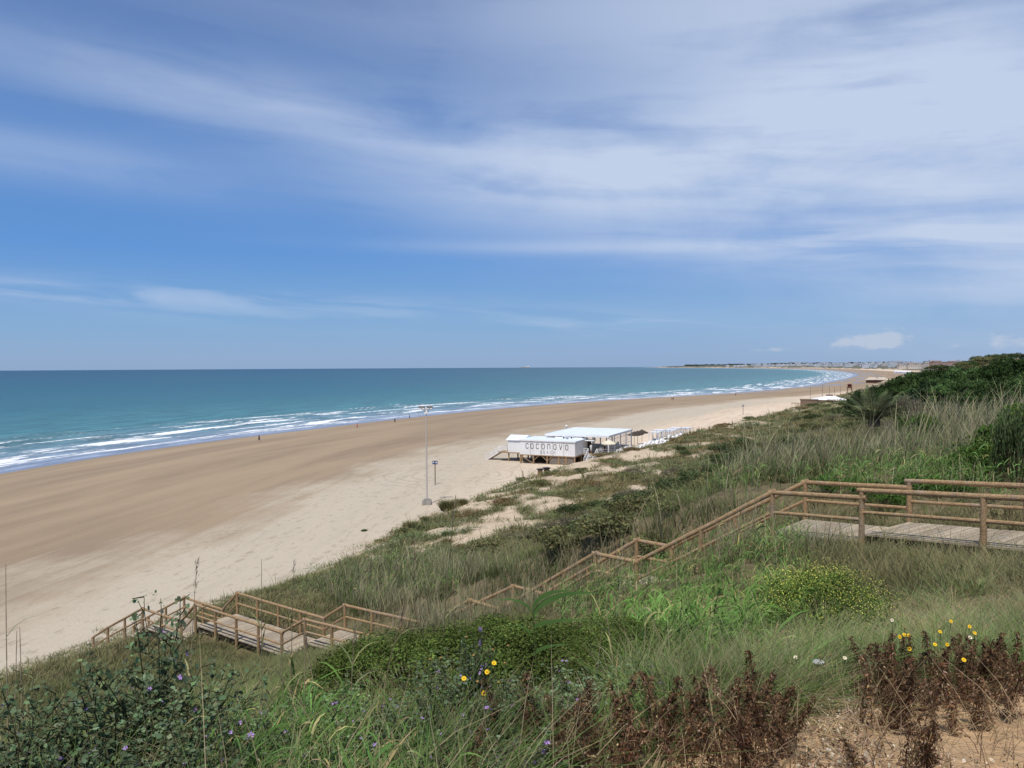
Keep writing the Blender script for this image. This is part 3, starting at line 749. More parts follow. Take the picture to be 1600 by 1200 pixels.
# parasols
def parasol(loc, label, cat, mat, rad=1.25, h=2.5, group=None, thatch=False):
    g = empty('parasol', tuple(loc), label=label, cat='parasol', group=group)
    mb = MB(); mb.log((0,0,0), (0,0,h), .045, .035, 8); mb.build('pole', M_LOG if thatch else M_WHITE, g)
    mb = MB(); n = 8
    top = (0,0,h+.12); rim = [(rad*math.cos(2*math.pi*k/n), rad*math.sin(2*math.pi*k/n), h-.5) for k in range(n)]
    low = [(x*1.0, y*1.0, z-.18) for x, y, z in rim]
    mb.add([top]+rim+low, [[0,1+k,1+(k+1)%n] for k in range(n)]+[[1+k,1+n+k,1+n+(k+1)%n,1+(k+1)%n] for k in range(n)])
    mb.build('canopy', mat, g)
    mb = MB(); mb.sphere((0,0,h+.14), .07, 8, 5); mb.build('finial', M_WHITE if not thatch else mat, g)
    return g
M_CREAM = simple('cream canvas', (.70,.64,.50), .8, .1, .1); M_THATCH = simple('dark thatch', (.075,.06,.05), .95, .05, .4, 8)
p = W(-4.9, 3.2, 0); parasol((p[0], p[1], 4.85), 'cream canvas parasol standing at the terrace corner of the bar', 'parasol', M_CREAM, 1.25, 2.6)
for px, py, Y, lb in ((991,674.5,150,'dark thatched parasol closest to the white pergola roof'), (996,673.5,155,'middle one of three dark thatched parasols right of the pergola'), (1003,671.5,160,'dark thatched parasol farthest right of its row of three')):
    q = at_d(px, py, Y); parasol((q[0], q[1], q[2]-2.6), lb, 'parasol', M_THATCH, 1.3, 2.55, 'thatched parasols by the terrace', True)

# rows of white framed cabanas and loungers on the sand beside the bar
def cabana():
    g = empty('cabana', (0,0,0), label='small white framed day bed cabana in the row beside the bar', cat='cabana', group='white cabanas in a row right of the bar')
    mb = MB()
    for x in (-.85, .85):
        for y in (-.95, .95): mb.box((x, y, 1.0), (.09,.09,2.0))
    mb.build('frame', M_WHITE, g)
    mb = MB(); mb.box((0,0,2.05), (1.85,2.05,.09)); mb.build('roof', M_ROOF, g)
    mb = MB(); mb.box((0,0,.3), (1.6,1.85,.28)); mb.build('day_bed', M_WHITE, g)
    mb = MB(); mb.box((.70,-.98,1.0), (.2,.05,1.9)); mb.box((-.70,-.98,1.0), (.2,.05,1.9)); mb.build('curtain', M_WHITE, g)
    return g
c0 = cabana(); first = True
q0 = np.array([27.2,146.0]); q1 = np.array([36.8,161.5]); angc = math.atan2((q1-q0)[1], (q1-q0)[0])
for i in range(9):
    p = q0+(q1-q0)*i/8; c_ = c0 if first else copy_tree(c0); first = False
    c_.location = (p[0], p[1], max(hz(*p), 4.3)); c_.rotation_euler = (0,0,angc)
def lounger():
    g = empty('sun_lounger', (0,0,0), label='low white sun lounger on the sand between bar and cabanas', cat='sun lounger', group='white sun loungers beside the bar')
    mb = MB(); mb.box((0,.0,.32), (.65,1.3,.08)); mb.build('seat', M_WHITE, g)
    mb = MB(); a = R(50); mb.box((0,.65+.35*math.cos(a),.34+.35*math.sin(a)), (.65,.75,.07), [np.array([1,0,0.]), np.array([0,math.cos(a),math.sin(a)]), np.array([0,-math.sin(a),math.cos(a)])]); mb.build('backrest', M_WHITE, g)
    for x in (-.28,.28):
        for y in (-.55,.55): mb = MB(); mb.box((x,y,.14), (.06,.06,.28)); mb.build('leg', M_WHITE, g)
    return g
l0 = lounger(); k = 0
for row in range(3):
    for i in range(7):
        p = np.array([21.5,136.5])+np.array([.52,.85])*i*2.1+np.array([.85,-.52])*(row*2.3-1.0)
        l_ = l0 if k == 0 else copy_tree(l0); k += 1
        l_.location = (p[0], p[1], max(hz(*p), 4.35)); l_.rotation_euler = (0,0,R(-60))
# terrace tables and chairs
def table():
    g = empty('cafe_table', (0,0,0), label='small square white cafe table on the bar terrace', cat='table', group='white tables on the bar terrace')
    mb = MB(); mb.box((0,0,.74), (.8,.8,.04)); mb.build('table_top', M_WHITE, g)
    mb = MB(); mb.log((0,0,0),(0,0,.72),.04,.04,8); mb.box((0,0,.02),(.45,.45,.03)); mb.build('pedestal', M_GREY, g); return g
def chair():
    g = empty('chair', (0,0,0), label='white chair drawn up to a terrace table of the bar', cat='chair', group='white chairs on the bar terrace')
    mb = MB(); mb.box((0,0,.45),(.44,.44,.04)); mb.build('seat', M_WHITE, g)
    mb = MB(); mb.box((0,.21,.7),(.44,.04,.45)); mb.build('backrest', M_WHITE, g)
    for x in (-.19,.19):
        for y in (-.19,.19): mb = MB(); mb.box((x,y,.215),(.04,.04,.43)); mb.build('leg', M_WHITE, g)
    return g
t0 = table(); ch0 = chair(); k = 0; kk = 0
for a_, b_ in ((-5.8,6),(-5.8,9),(-5.8,12),(-2.2,8),(-2.2,11),(-2.2,14),(-2.2,17),(-10,9.5),(-12.5,9.5),(-10,13),(-13,13)):
    zz = 0 if a_ > -7.5 else -.42
    p = W(a_, b_, zz); q = t0 if k == 0 else copy_tree(t0); k += 1; q.location = tuple(p); q.rotation_euler = (0,0,math.atan2(e1[1], e1[0]))
    for s in (-1, 1):
        p2 = W(a_, b_+s*.7, zz); q = ch0 if kk == 0 else copy_tree(ch0); kk += 1; q.location = tuple(p2); q.rotation_euler = (0,0,math.atan2(e1[1], e1[0])+(0 if s > 0 else math.pi))

# waste bins
def bin_(px, py, lab):
    p = on_ground(px, py, 90, 140); g = empty('waste_bin', tuple(p), R(20), label=lab, cat='waste bin', group='two waste bins on the sand')
    mb = MB()
    for k in range(10):
        a = 2*math.pi*k/10; mb.box((.3*math.cos(a), .3*math.sin(a), .42), (.12,.12,.8))
    mb.build('slatted_body', M_LOG, g)
    mb = MB(); mb.box((0,0,.95), (.85,.85,.12)); mb.box((0,0,.86),(.7,.7,.06)); mb.build('lid', M_BLACK, g)
    mb = MB()
    for x in (-.36,.36): mb.box((x,0,.45),(.05,.05,.9))
    mb.build('leg', M_BLACK, g)
bin_(844, 743, 'timber waste bin with dark lid, left one of the pair before the bar')
bin_(854, 742, 'timber waste bin with dark lid, right one of the pair before the bar')

# floodlight mast
p = at_z(667, 788.5, 3.2); p[2] = hz(p[0], p[1])
g = empty('floodlight_mast', tuple(p), label='tall slender floodlight mast on a concrete block on the sand', cat='lamp post')
M_POLE = simple('galvanised pole', (.50,.46,.42), .6, .4, .1)
mb = MB(); mb.box((0,0,.2), (1.05,1.05,.7)); mb.box((0,0,.62),(.7,.7,.14)); mb.build('concrete_base', M_GREY, g)
H_ = 11.6
mb = MB(); mb.log((0,0,.6), (0,0,H_), .11, .06, 12, 4); mb.build('pole', M_POLE, g)
mb = MB(); mb.box((0,0,H_), (1.5,.1,.1)); mb.box((0,0,H_-.35), (.5,.3,.45)); mb.build('crossbar', M_WHITE, g)
for x in (-.7,-.3,.25,.62):
    mb = MB(); mb.box((x, -.15, H_+.2), (.34,.24,.3), [np.array([1,0,0.]), np.array([0,.85,-.5]), np.array([0,.5,.85])]); fl = mb.build('floodlight', M_BLACK, g)
    mb = MB(); mb.box((x, -.275, H_+.13), (.28,.02,.24), [np.array([1,0,0.]), np.array([0,.85,-.5]), np.array([0,.5,.85])]); mb.build('lens', M_WHITE, fl)
# blue board on a post
M_BLUE = simple('blue sign board', (.03,.06,.16), .4, .4, .05)
def board_sign(px, py, z, h, lab, group):
    p = at_z(px, py, z); p[2] = hz(p[0], p[1]); g = empty('beach_sign', tuple(p), label=lab, cat='sign', group=group)
    mb = MB(); mb.box((0,0,h/2),(.12,.12,h)); mb.build('post', simple('brown sign post', (.14,.09,.06)), g)
    mb = MB(); mb.box((0,-.085,h-.15),(.72,.05,.5)); bd = mb.build('board', M_BLUE, g)
    mb = MB(); mb.box((-.2,-.118,h-.1),(.16,.012,.18)); mb.box((.18,-.118,h-.18),(.22,.012,.12)); mb.box((.2,-.118,h-.02),(.1,.012,.08)); mb.build('white_symbols', M_WHITE, bd)
board_sign(680, 757.5, 3.2, 3.3, 'blue notice board on a brown post just right of the floodlight mast', None)
board_sign(1161, 648.5, 3.4, 3.2, 'thin post with small dark board alone on pale sand far beyond the bar', None)
for px, py in ((1109,683),(1144,681)):
    q = at_z(px, py, 5.0); z_ = hz(q[0], q[1])
    mb = MB(); mb.log((0,0,-.2),(0,0,1.3),.09,.08,8); mb.log((0,0,1.3),(0,0,1.36),.1,.03,8); mb.build('marker_post', M_DARKWOOD, None, label='short dark wooden post on the dune edge, '+('nearer the cabanas' if px < 1120 else 'farther from the cabanas'), cat='post').location = (q[0], q[1], z_)

# second bar with reed walls and white canvas roof
M_REED = simple('woven reed wall', (.23,.165,.115), .9, .1, .35, 3)
g0 = at_z(1286, 640.5, 4.6); kb = empty('beach_kiosk', (g0[0], g0[1], 5.9), R(-24), label='low beach kiosk with brown reed walls and white canvas roofs', cat='kiosk')
mb = MB(); mb.box((-5.2,0,1.35),(6.5,4,2.7)); mb.build('reed_wall', M_REED, kb)
mb = MB(); mb.box((1.2,3,1.2),(6.4,4,2.4)); mb.build('reed_wall', M_REED, kb)
mb = MB(); mb.box((-8.6,0,2.85),(.1,4.2,.3)); mb.box((-5.2,0,2.76),(6.8,4.3,.1)); mb.build('flat_roof', M_REED, kb)
mb = MB(); vs = [(-5,1,2.6),(9,1,2.3),(9,11,2.3),(-5,11,2.6),(1.5,6,4.1),(4,6,4.1)]
mb.add(vs, [[0,1,5,4],[1,2,5],[2,3,4,5],[3,0,4]]); mb.build('canvas_roof', M_WHITE, kb)
mb = MB(); mb.box((5.5,0,2.4),(6,3,.12)); mb.build('awning', M_WHITE, kb)
for x in (-2,3,8):
    mb = MB(); mb.log((x,.8,0),(x,.8,2.4),.07,.07,6); mb.build('post', M_LOG, kb)
mb = MB(); mb.box((2.2,7,4.35),(2.6,2,.5)); mb.build('roof_box', simple('dark red roof box', (.10,.03,.03)), kb)
mb = MB(); mb.box((-10.3,0,.9),(3.2,2,.15))
for x in (-11.7,-10.5,-9.2): mb.box((x,-1,.6),(.12,.12,1.5))
mb.log((-12,-1,1.4),(-9,-1,1.4),.06,.06,6); mb.log((-10,-1.3,.9),(-7.5,-2.4,-.2),.09,.09,6); mb.build('porch_steps', M_LOG, kb)

kb.scale = (.84,.84,.80)
# third bar far along, dark red timber
M_RED = simple('dark red timber', (.17,.075,.05), .8, .1, .3, 1)
g0 = at_z(1374, 601.5, 4.2); kb = empty('beach_restaurant', (g0[0], g0[1], hz(g0[0], g0[1])), R(-22), label='dark red timber restaurant with pale ridged roof farther along the beach', cat='restaurant')
mb = MB(); mb.box((0,0,1.6),(18,8,2.0)); mb.build('wall', M_RED, kb)
mb = MB()
for k in range(8): mb.box((-8+k*2.3,-4.05,1.7),(1.2,.08,1.0))
mb.build('window', M_DARKGLASS, kb)
mb = MB()
for s in (-5,1.5): mb.add([(s-5,-5,3.0),(s+5,-5,3.0),(s+5,5,3.0),(s-5,5,3.0),(s-2,0,4.9),(s+2,0,4.9)], [[0,1,5,4],[1,2,5],[2,3,4,5],[3,0,4]])
mb.build('roof', simple('pale straw roof', (.52,.45,.36)), kb)
mb = MB(); mb.box((0,-4.8,.7),(18.5,1.5,.12))
for k in range(9): mb.box((-9+k*2.25,-5.4,.8),(.15,.15,1.8))
mb.box((0,-5.4,1.6),(18.5,.12,.12)); mb.build('veranda', M_RED, kb)
mb = MB(); mb.box((11.5,0,1.9),(4.5,6,3.4)); mb.build('side_cabin', simple('blue grey cabin', (.24,.29,.36)), kb)

# lifeguard tower
g0 = at_z(1327.5, 612.5, 4.4); lt = empty('lifeguard_tower', (g0[0], g0[1], hz(g0[0], g0[1])), R(-15), label='reddish brown lifeguard tower on legs standing over the sand', cat='lifeguard tower')
s = g0[1]/1202; hgt = 14.5*s
for x in (-1,1):
    for y in (-1,1): mb = MB(); mb.log((x*1.3,y*1.3,0),(x*.95,y*.95,hgt*.52),.13,.12,6); mb.build('leg', M_RED, lt)
mb = MB(); mb.box((0,0,hgt*.53),(2.9,2.9,.18)); mb.box((0,-1.4,hgt*.66),(2.9,.08,.1)); mb.box((0,1.4,hgt*.66),(2.9,.08,.1)); mb.box((1.4,0,hgt*.66),(.08,2.7,.1)); mb.box((-1.4,0,hgt*.66),(.08,2.7,.1)); mb.build('platform', M_RED, lt)
mb = MB(); mb.box((0,0,hgt*.72),(1.9,1.9,hgt*.34)); cb = mb.build('cabin', M_RED, lt); mb = MB(); mb.box((0,-.97,hgt*.76),(1.2,.05,hgt*.13)); mb.build('window', M_DARKGLASS, cb)
mb = MB(); mb.add([(-1.5,-1.5,hgt*.895),(1.5,-1.5,hgt*.895),(1.5,1.5,hgt*.895),(-1.5,1.5,hgt*.895),(0,0,hgt*1.0)], [[0,1,4],[1,2,4],[2,3,4],[3,0,4],[3,2,1,0]]); mb.build('roof', simple('deep red roof', (.16,.04,.04)), lt)
mb = MB()
for k in range(6): mb.log((1.3*(1-k/6)-.2,-1.4,0),(.3,-1.0,hgt*.5),.05,.05,5) if k == 0 else None
mb.build('ladder', M_RED, lt)
# flag poles
for px, yt, yb, Y in ((1266,606,622,330),(1285,602,619,345),(1296,604,618,350),(1304,605,617,360),(1313,603,614,370)):
    q = at_d(px, yb, Y); tp = at_d(px, yt, Y); gz_ = hz(q[0], q[1]); gz_ = min(gz_, q[2])
    mb = MB(); mb.log((0,0,0),(0,0,tp[2]-gz_),.07,.05,6); mb.sphere((0,0,tp[2]-gz_),.1,6,4); mb.build('flag_pole', M_DARKWOOD if px != 1285 else M_BLACK, None, label='bare thin pole in the line rising beyond the reed walled kiosk', cat='pole', group='poles beyond the kiosk').location = (q[0], q[1], gz_)

# ------------------------------------------------------------------ people far off on the sand
M_SKIN = simple('tanned skin', (.42,.26,.17), .6, .3, .1)
def person(loc, rz, shirt, shorts, hair, lab, step=.25, group='people walking on the beach'):
    g_ = [(0,0,.92,.125),(0,0,1.10,.12),(0,.01,1.28,.145),(0,.01,1.42,.10),(0,.01,1.50,.055),(0,-.01,1.60,.085),(0,-.01,1.69,.085)]
    V = [q[:3] for q in g_]; Rr = [q[3] for q in g_]; E = [(i, i+1) for i in range(6)]
    def chain(root, pts):
        pr = root
        for x, y, z, r in pts: V.append((x,y,z)); Rr.append(r); E.append((pr, len(V)-1)); pr = len(V)-1
    for s in (-1, 1):
        st = step*s
        chain(0, [(s*.09,-st*.1,.84,.085),(s*.10,-st*.7,.48,.058),(s*.10,-st*.9+(.1 if st<0 else 0),.09,.042),(s*.10,-st*.9-.10+(.1 if st<0 else 0),.035,.035)])
        chain(3, [(s*.17,.01,1.40,.055),(s*.23,st*.35,1.12,.040),(s*.23,st*.8-.05,.90,.030),(s*.23,st*.9-.06,.80,.030),(s*.23,st*.9-.07,.74,.02)])
    me = bpy.data.meshes.new('person'); me.from_pydata(V, E, []); o_ = link('person', me, None, loc, label=lab, cat='person', group=None)
    md = o_.modifiers.new('skin', 'SKIN'); sv_ = me.skin_vertices[0].data
    for i, r in enumerate(Rr): sv_[i].radius = (r, r)
    sv_[0].use_root = True
    sb = o_.modifiers.new('smooth', 'SUBSURF'); sb.levels = 1; sb.render_levels = 1
    me.materials.append(M_SKIN); o_.rotation_euler = (0,0,rz)
    mb = MB(); mb.lathe([(.13,.90),(.15,1.0),(.15,1.15),(.19,1.32),(.17,1.42),(.07,1.49)], n=12)
    for s in (-1,1): mb.log((s*.15,.01,1.42),(s*.22,step*s*.25,1.16),.072,.06,8)
    mb.build('shirt', simple('shirt cloth', shirt, .8, .1), o_)
    mb = MB(); mb.lathe([(.15,1.0),(.17,.90),(.16,.80)], n=12)
    for s in (-1,1): mb.log((s*.09,0,.86),(s*.10,-step*s*.55,.52),.105,.085,8)
    mb.build('shorts', simple('shorts cloth', shorts, .8, .1), o_)
    mb = MB(); mb.sphere((0,.012,1.70),.103,8,6,(1,1,.9)); mb.build('hair', simple('hair', hair, .7, .1), o_)
    return o_
PP = [(405,690.5,.5,(.03,.03,.05),(.02,.02,.03),'person in dark clothes walking alone near the water at the left','d'),
      (558,670,.0,(.75,.22,.25),(.6,.2,.22),'person in pink top walking at the edge of the water',''),
      (617,661.5,.0,(.02,.03,.06),(.02,.02,.03),'person in dark clothes on wet sand, left of the floodlight mast head',''),
      (640,655.5,.0,(.2,.18,.18),(.05,.05,.06),'person standing in the shallow wash closest to the floodlight mast',''),
      (1050,626,.0,(.05,.03,.03),(.03,.03,.03),'person in black, left one of the two strolling beyond the bar',''),
      (1052.5,625.5,.0,(.25,.10,.08),(.03,.03,.03),'person in dark red, right one of the two strolling beyond the bar',''),
      (1149.5,619.5,.0,(.05,.05,.06),(.05,.05,.06),'tiny dark figure walking between the wet pools and dry sand',''),
      (1287,597.5,.0,(.1,.1,.12),(.05,.05,.06),'tiny figure near the surf in front of the far lifeguard tower','')]
for k, (px, py, a_, sh, so_, lb, _) in enumerate(PP):
    p = at_z(px, py, .6)
    for _i in range(3): p = at_z(px, py, max(hz(p[0], p[1]), .06))
    person((p[0], p[1], max(hz(p[0], p[1]), .03)), R([100,-80,95,120,70,75,100,90][k]), sh, so_, (.03,.02,.015), lb, [.3,.28,.25,.05,.3,.25,.3,.3][k])
# one person on the sand behind the bar and staff on the terrace
p = at_d(929, 667, 165); person((p[0], p[1], hz(p[0],p[1])), R(40), (.3,.08,.05), (.05,.05,.05), (.03,.02,.015), 'person seen just above the roof of the bar on the sand behind', .1)
p = W(-1.2, 4.9, 0); person(tuple(p), R(30), (.8,.8,.8), (.6,.6,.6), (.03,.02,.015), 'person in white clothes standing by the serving hatch of the bar', .05)
p = W(-3.6, 5.0, 0); person(tuple(p), R(-60), (.02,.02,.02), (.02,.02,.02), (.03,.02,.015), 'person in black standing on the terrace under the cream parasol', .05)
# ------------------------------------------------------------------ vegetation helpers
LEAF = leafmat('leaf', .34, gain=1.25); LEAF_DRY = leafmat('dry leaf', .2, rnd=.2); STRAW = leafmat('grass blade', .30, rnd=0, gain=1.48)
BARK = simple('bark', (.10,.08,.06), .9, .1, .3, 12)
def rotz(a):
    c, s = np.cos(a), np.sin(a); Z = np.zeros_like(c); O_ = np.ones_like(c)
    return np.stack([np.stack([c,-s,Z],-1), np.stack([s,c,Z],-1), np.stack([Z,Z,O_],-1)], -2)
def frames(nrm, spin):
    """rotation matrices whose z axis is nrm"""
    n = nrm/np.linalg.norm(nrm, axis=1, keepdims=True)
    h = np.where(np.abs(n[:, 2:3]) > .9, np.array([[1.0,0,0]]), np.array([[0,0,1.0]]))
    u = np.cross(h, n); u /= np.linalg.norm(u, axis=1, keepdims=True); v = np.cross(n, u)
    c, s = np.cos(spin)[:, None], np.sin(spin)[:, None]
    return np.stack([u*c+v*s, -u*s+v*c, n], -1)
def place(TV, TF, Rm, sc, P, C):
    """copies of a small template; returns V, F, Ccol"""
    n = len(P); k = len(TV)
    sc = np.asarray(sc); sc = sc[:, None, None] if sc.ndim == 1 else sc[:, None, :]
    V = np.einsum('nij,nkj->nki', Rm, TV[None]*sc)+P[:, None, :]
    F = TF[None]+(np.arange(n)*k)[:, None, None]
    return V.reshape(-1, 3), F.reshape(-1, TF.shape[1]), np.repeat(C, k, axis=0)
KITE_V = np.array([[0,0,0],[.5,.28,.08],[1,0,-.05],[.5,-.28,.08]], float); KITE_F = np.array([[0,3,2,1]])
_a = np.linspace(0, 2*np.pi, 11)[:-1]; _rr = np.where(np.arange(10) % 2 == 0, .5, .36)
LOBE_V = np.vstack([[[0,0,-.05]], np.stack([_rr*np.cos(_a), _rr*np.sin(_a), .04*np.cos(2*_a)], -1)]); LOBE_F = np.array([[0,1+i,1+(i+1)%10] for i in range(10)])
def merge(parts):
    V = []; F = []; C = []; b = 0
    for v, f, c in parts:
        V.append(v); F.append(f+b); C.append(c); b += len(v)
    return np.vstack(V), np.vstack(F), np.vstack(C)
def tri(vfc):
    v, f, c = vfc
    return (v, np.vstack([f[:, [0,1,2]], f[:, [0,2,3]]]), c) if f.shape[1] == 4 else vfc
def blades(P, D, H, L1, L2, Wd, Cb, Ct, seg=3, a=1.0, b=0.15, wd=None):
    """curved tapering blades. P base, D horizontal unit dir, H height, L1/L2 lean terms"""
    n = len(P); t = np.linspace(0, 1, seg+1)
    H = np.broadcast_to(H, n); L1 = np.broadcast_to(L1, n); L2 = np.broadcast_to(L2, n); b = np.broadcast_to(b, n)
    pos = P[:, None, :] + D[:, None, :]*(L1[:, None]*t+L2[:, None]*t*t)[..., None]
    pos[..., 2] += H[:, None]*(a*t-b[:, None]*t*t)
    if wd is None: an = rng.uniform(0, 2*np.pi, n); wd = np.stack([np.cos(an), np.sin(an), np.zeros(n)], -1)
    wt = np.where(t < .35, .75+t*.7, 1-(t-.35)/.65*.93)
    off = wd[:, None, :]*(Wd[:, None]*wt[None]/2)[..., None]
    V = np.stack([pos-off, pos+off], 2).reshape(n, -1, 3)      # n, (seg+1)*2, 3
    f = np.array([[2*i, 2*i+1, 2*i+3, 2*i+2] for i in range(seg)])
    F = f[None]+(np.arange(n)*(2*(seg+1)))[:, None, None]
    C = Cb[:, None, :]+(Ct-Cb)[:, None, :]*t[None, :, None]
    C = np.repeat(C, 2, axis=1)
    return V.reshape(-1, 3), F.reshape(-1, 4), C.reshape(-1, 3)
def twigs(A, B, r, col, n=3):
    """thin straight prisms from A to B"""
    d = B-A; h = np.array([[.3,.5,.81]]); u = np.cross(d, h); u /= (np.linalg.norm(u, axis=1, keepdims=True)+1e-9)
    w_ = np.cross(d, u); w_ /= (np.linalg.norm(w_, axis=1, keepdims=True)+1e-9); r = np.broadcast_to(r, len(A))[:, None]
    V = []
    for e, k in ((A, 1.0), (B, .6)):
        for i in range(n):
            an = 2*math.pi*i/n; V.append(e+(u*math.cos(an)+w_*math.sin(an))*r*k)
    V = np.stack(V, 1); f = np.array([[i, (i+1) % n, n+(i+1) % n, n+i] for i in range(n)])
    F = f[None]+(np.arange(len(A))*2*n)[:, None, None]
    C = np.repeat(np.broadcast_to(np.array(col, float), (len(A), 3)), 2*n, axis=0)
    return V.reshape(-1, 3), F.reshape(-1, 4), C
def var(col, n, v=.25, hue=.08):
    c = np.array(col, float)[None]*np.exp(rng.normal(0, v, (n, 1)))
    return np.clip(c*(1+rng.normal(0, hue, (n, 3))), .004, .9)
def inpoly(px, py, poly):
    r = np.zeros(px.shape, bool); n = len(poly)
    for i in range(n):
        x1, y1 = poly[i]; x2, y2 = poly[(i+1) % n]
        if y1 == y2: continue
        c = ((y1 > py) != (y2 > py)) & (px < (x2-x1)*(py-y1)/(y2-y1)+x1); r ^= c
    return r
def anypoly(px, py, ps):
    r = np.zeros(px.shape, bool)
    for p in ps: r |= inpoly(px, py, p)
    return r
def pathdist(x, y, mid=True):
    d = np.full(x.shape, 1e9); side = np.zeros(x.shape)
    for i in range(len(MIDP)-1):
        a = MIDP[i]; b = MIDP[i+1]; dv = (b-a)[:2]; L2 = float(dv@dv)
        if L2 < 1e-6: continue
        t_ = np.clip(((x-a[0])*dv[0]+(y-a[1])*dv[1])/L2, 0, 1); q = np.hypot(x-a[0]-t_*dv[0], y-a[1]-t_*dv[1])
        m_ = q < d; d = np.where(m_, q, d); side = np.where(m_, np.sign((x-a[0])*PERP[i][0]+(y-a[1])*PERP[i][1]), side)
    return d, side
def scatter(n, r0, r1, a0=-37, a1=37):
    u = rng.uniform(math.log(r0), math.log(r1), n); an = np.radians(rng.uniform(a0, a1, n)); r = np.exp(u)
    x = r*np.sin(an); y = r*np.cos(an); s, _ = sdist(x, y, FOOT); z = height(x, y)
    px, py = project(x, y, z); vg = vegmask(x, y, s); pd, ps = pathdist(x, y)
    return dict(x=x, y=y, z=z, r=r, s=s, px=px, py=py, v=vg, pd=pd, ps=ps)
def sel(d, m): return {k: v[m] for k, v in d.items()}
def stuff(name, vfc, mat, label, cat): return link(name, quads_mesh(name, vfc[0], vfc[1], mat, vfc[2]), label=label, cat=cat, kind='stuff')
def tuft(d, nb, h, hv, spread, wreal, cb, ct, lean=.35, seg=3, cvar=.25, lodw=.00065, keepdir=None, droop=.15):
    """turn scattered clump centres into blades"""
    n = len(d['x'])
    if n == 0: return None
    i = np.repeat(np.arange(n), nb); m_ = len(i)
    lod = 1+d['r'][i]/110.0
    an = rng.uniform(0, 2*np.pi, m_); q = np.sqrt(rng.uniform(0, 1, m_))*spread*lod
    P = np.stack([d['x'][i]+np.cos(an)*q, d['y'][i]+np.sin(an)*q, d['z'][i]-.03], -1)
    D = np.stack([np.cos(an+rng.normal(0, .5, m_)), np.sin(an+rng.normal(0, .5, m_)), np.zeros(m_)], -1)
    ch = np.exp(rng.normal(0, hv, n))[i]
    H = h*ch*rng.uniform(.55, 1.1, m_)*(lod**.5)
    if 'cap' in d:
        zt_ = CAMZ-(d['cap'][i]-571)/FPX*d['y'][i]; H = np.minimum(H, np.maximum(zt_-d['z'][i], .06)*rng.uniform(.6, 1.15, m_))
    Wd = np.maximum(wreal, d['r'][i]*lodw)*rng.uniform(.7, 1.3, m_)
    cc = var((1,1,1), n, cvar, .07)[i]*var((1,1,1), m_, .12, .04)
    wind = np.array([.25, .10, 0])
    D2 = D*1.0+wind[None]*1.2
    ln = H*lean*rng.uniform(.3, 1.5, m_)
    return blades(P, D2, H, ln*.35, ln, Wd, np.clip(np.array(cb)*cc, 0, .9), np.clip(np.array(ct)*cc, 0, .9), seg, b=droop)

def capline(d):
    c_ = np.interp(d['px'], [300,480,620,740,930,1210,1260], [1000,1012,1008,955,893,800,790])+rng.normal(0, 17, len(d['px']))-np.where(rng.uniform(0,1,len(d['px'])) < .36*sstep(620, 720, d['px']), rng.uniform(15, 62, len(d['px'])), 0)
    return np.where((d['ps'] < 0) & (d['px'] < 1235) & (d['y'] < 33), c_, -9999.0)
def at_r(px, Y):
    d_ = ray(px, 600); x = d_[0]/d_[1]*Y; return np.array([x, Y, hz(x, Y)])
# zones, given as outlines of the ground they cover
Z_REED_DRY = [[(500,915),(640,875),(760,898),(900,872),(1000,838),(1100,800),(1215,792),(1080,850),(960,900),(840,960),(700,1010),(640,1000),(520,950)],
              [(1180,725),(1300,712),(1425,690),(1440,660),(1620,650),(1640,745),(1450,735),(1300,745),(1120,765)]]
Z_REED_GRN = [[(860,960),(960,910),(1080,860),(1200,815),(1260,850),(1250,905),(1240,960),(1200,1040),(1040,1060),(900,1030)],
              [(400,1190),(470,1180),(560,1180),(600,1330),(340,1330)],
              [(1120,765),(1450,735),(1640,745),(1640,800),(1400,800),(1230,780),(1080,800)],
              [(505,905),(600,880),(700,880),(720,930),(560,950)]]
Z_MEADOW = [[(1180,880),(1260,850),(1400,840),(1640,880),(1640,1060),(1330,1080),(1240,1120),(1040,1140),(960,1080),(1040,1050),(1190,1040)]]
Z_LOWVIEW = [[(150,980),(640,1010),(640,1075),(330,1075),(150,1070)]]     # open grass in front of the lower platforms
CAPX = ([-400,0,340,600,640,760,1000,1100,1240,1330,1700], [1040,1045,1050,1055,1040,1050,1015,1010,1045,1045,1040])
okp = lambda d, w=1.32: d['pd'] > w

G_ = []
# olive dune grass over the whole slope
d = scatter(80000, 14, 420); d = sel(d, okp(d) & (d['s'] > -1) & (rng.uniform(0,1,len(d['x'])) < d['v']))
big = anypoly(d['px'], d['py'], Z_REED_DRY+Z_REED_GRN)
tone = fbm(d['x']/7, d['y']/7, 3, 201)
d['cap'] = capline(d); g1 = sel(d, ~big & (tone < .5)); g2 = sel(d, ~big & (tone >= .5))
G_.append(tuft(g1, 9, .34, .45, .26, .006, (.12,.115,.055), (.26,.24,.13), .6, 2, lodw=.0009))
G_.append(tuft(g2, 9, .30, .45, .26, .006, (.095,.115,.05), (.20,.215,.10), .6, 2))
stuff('dune_grass', merge([g for g in G_ if g is not None]), STRAW, 'olive and straw coloured dune grass covering the long slope above the beach', 'grass')
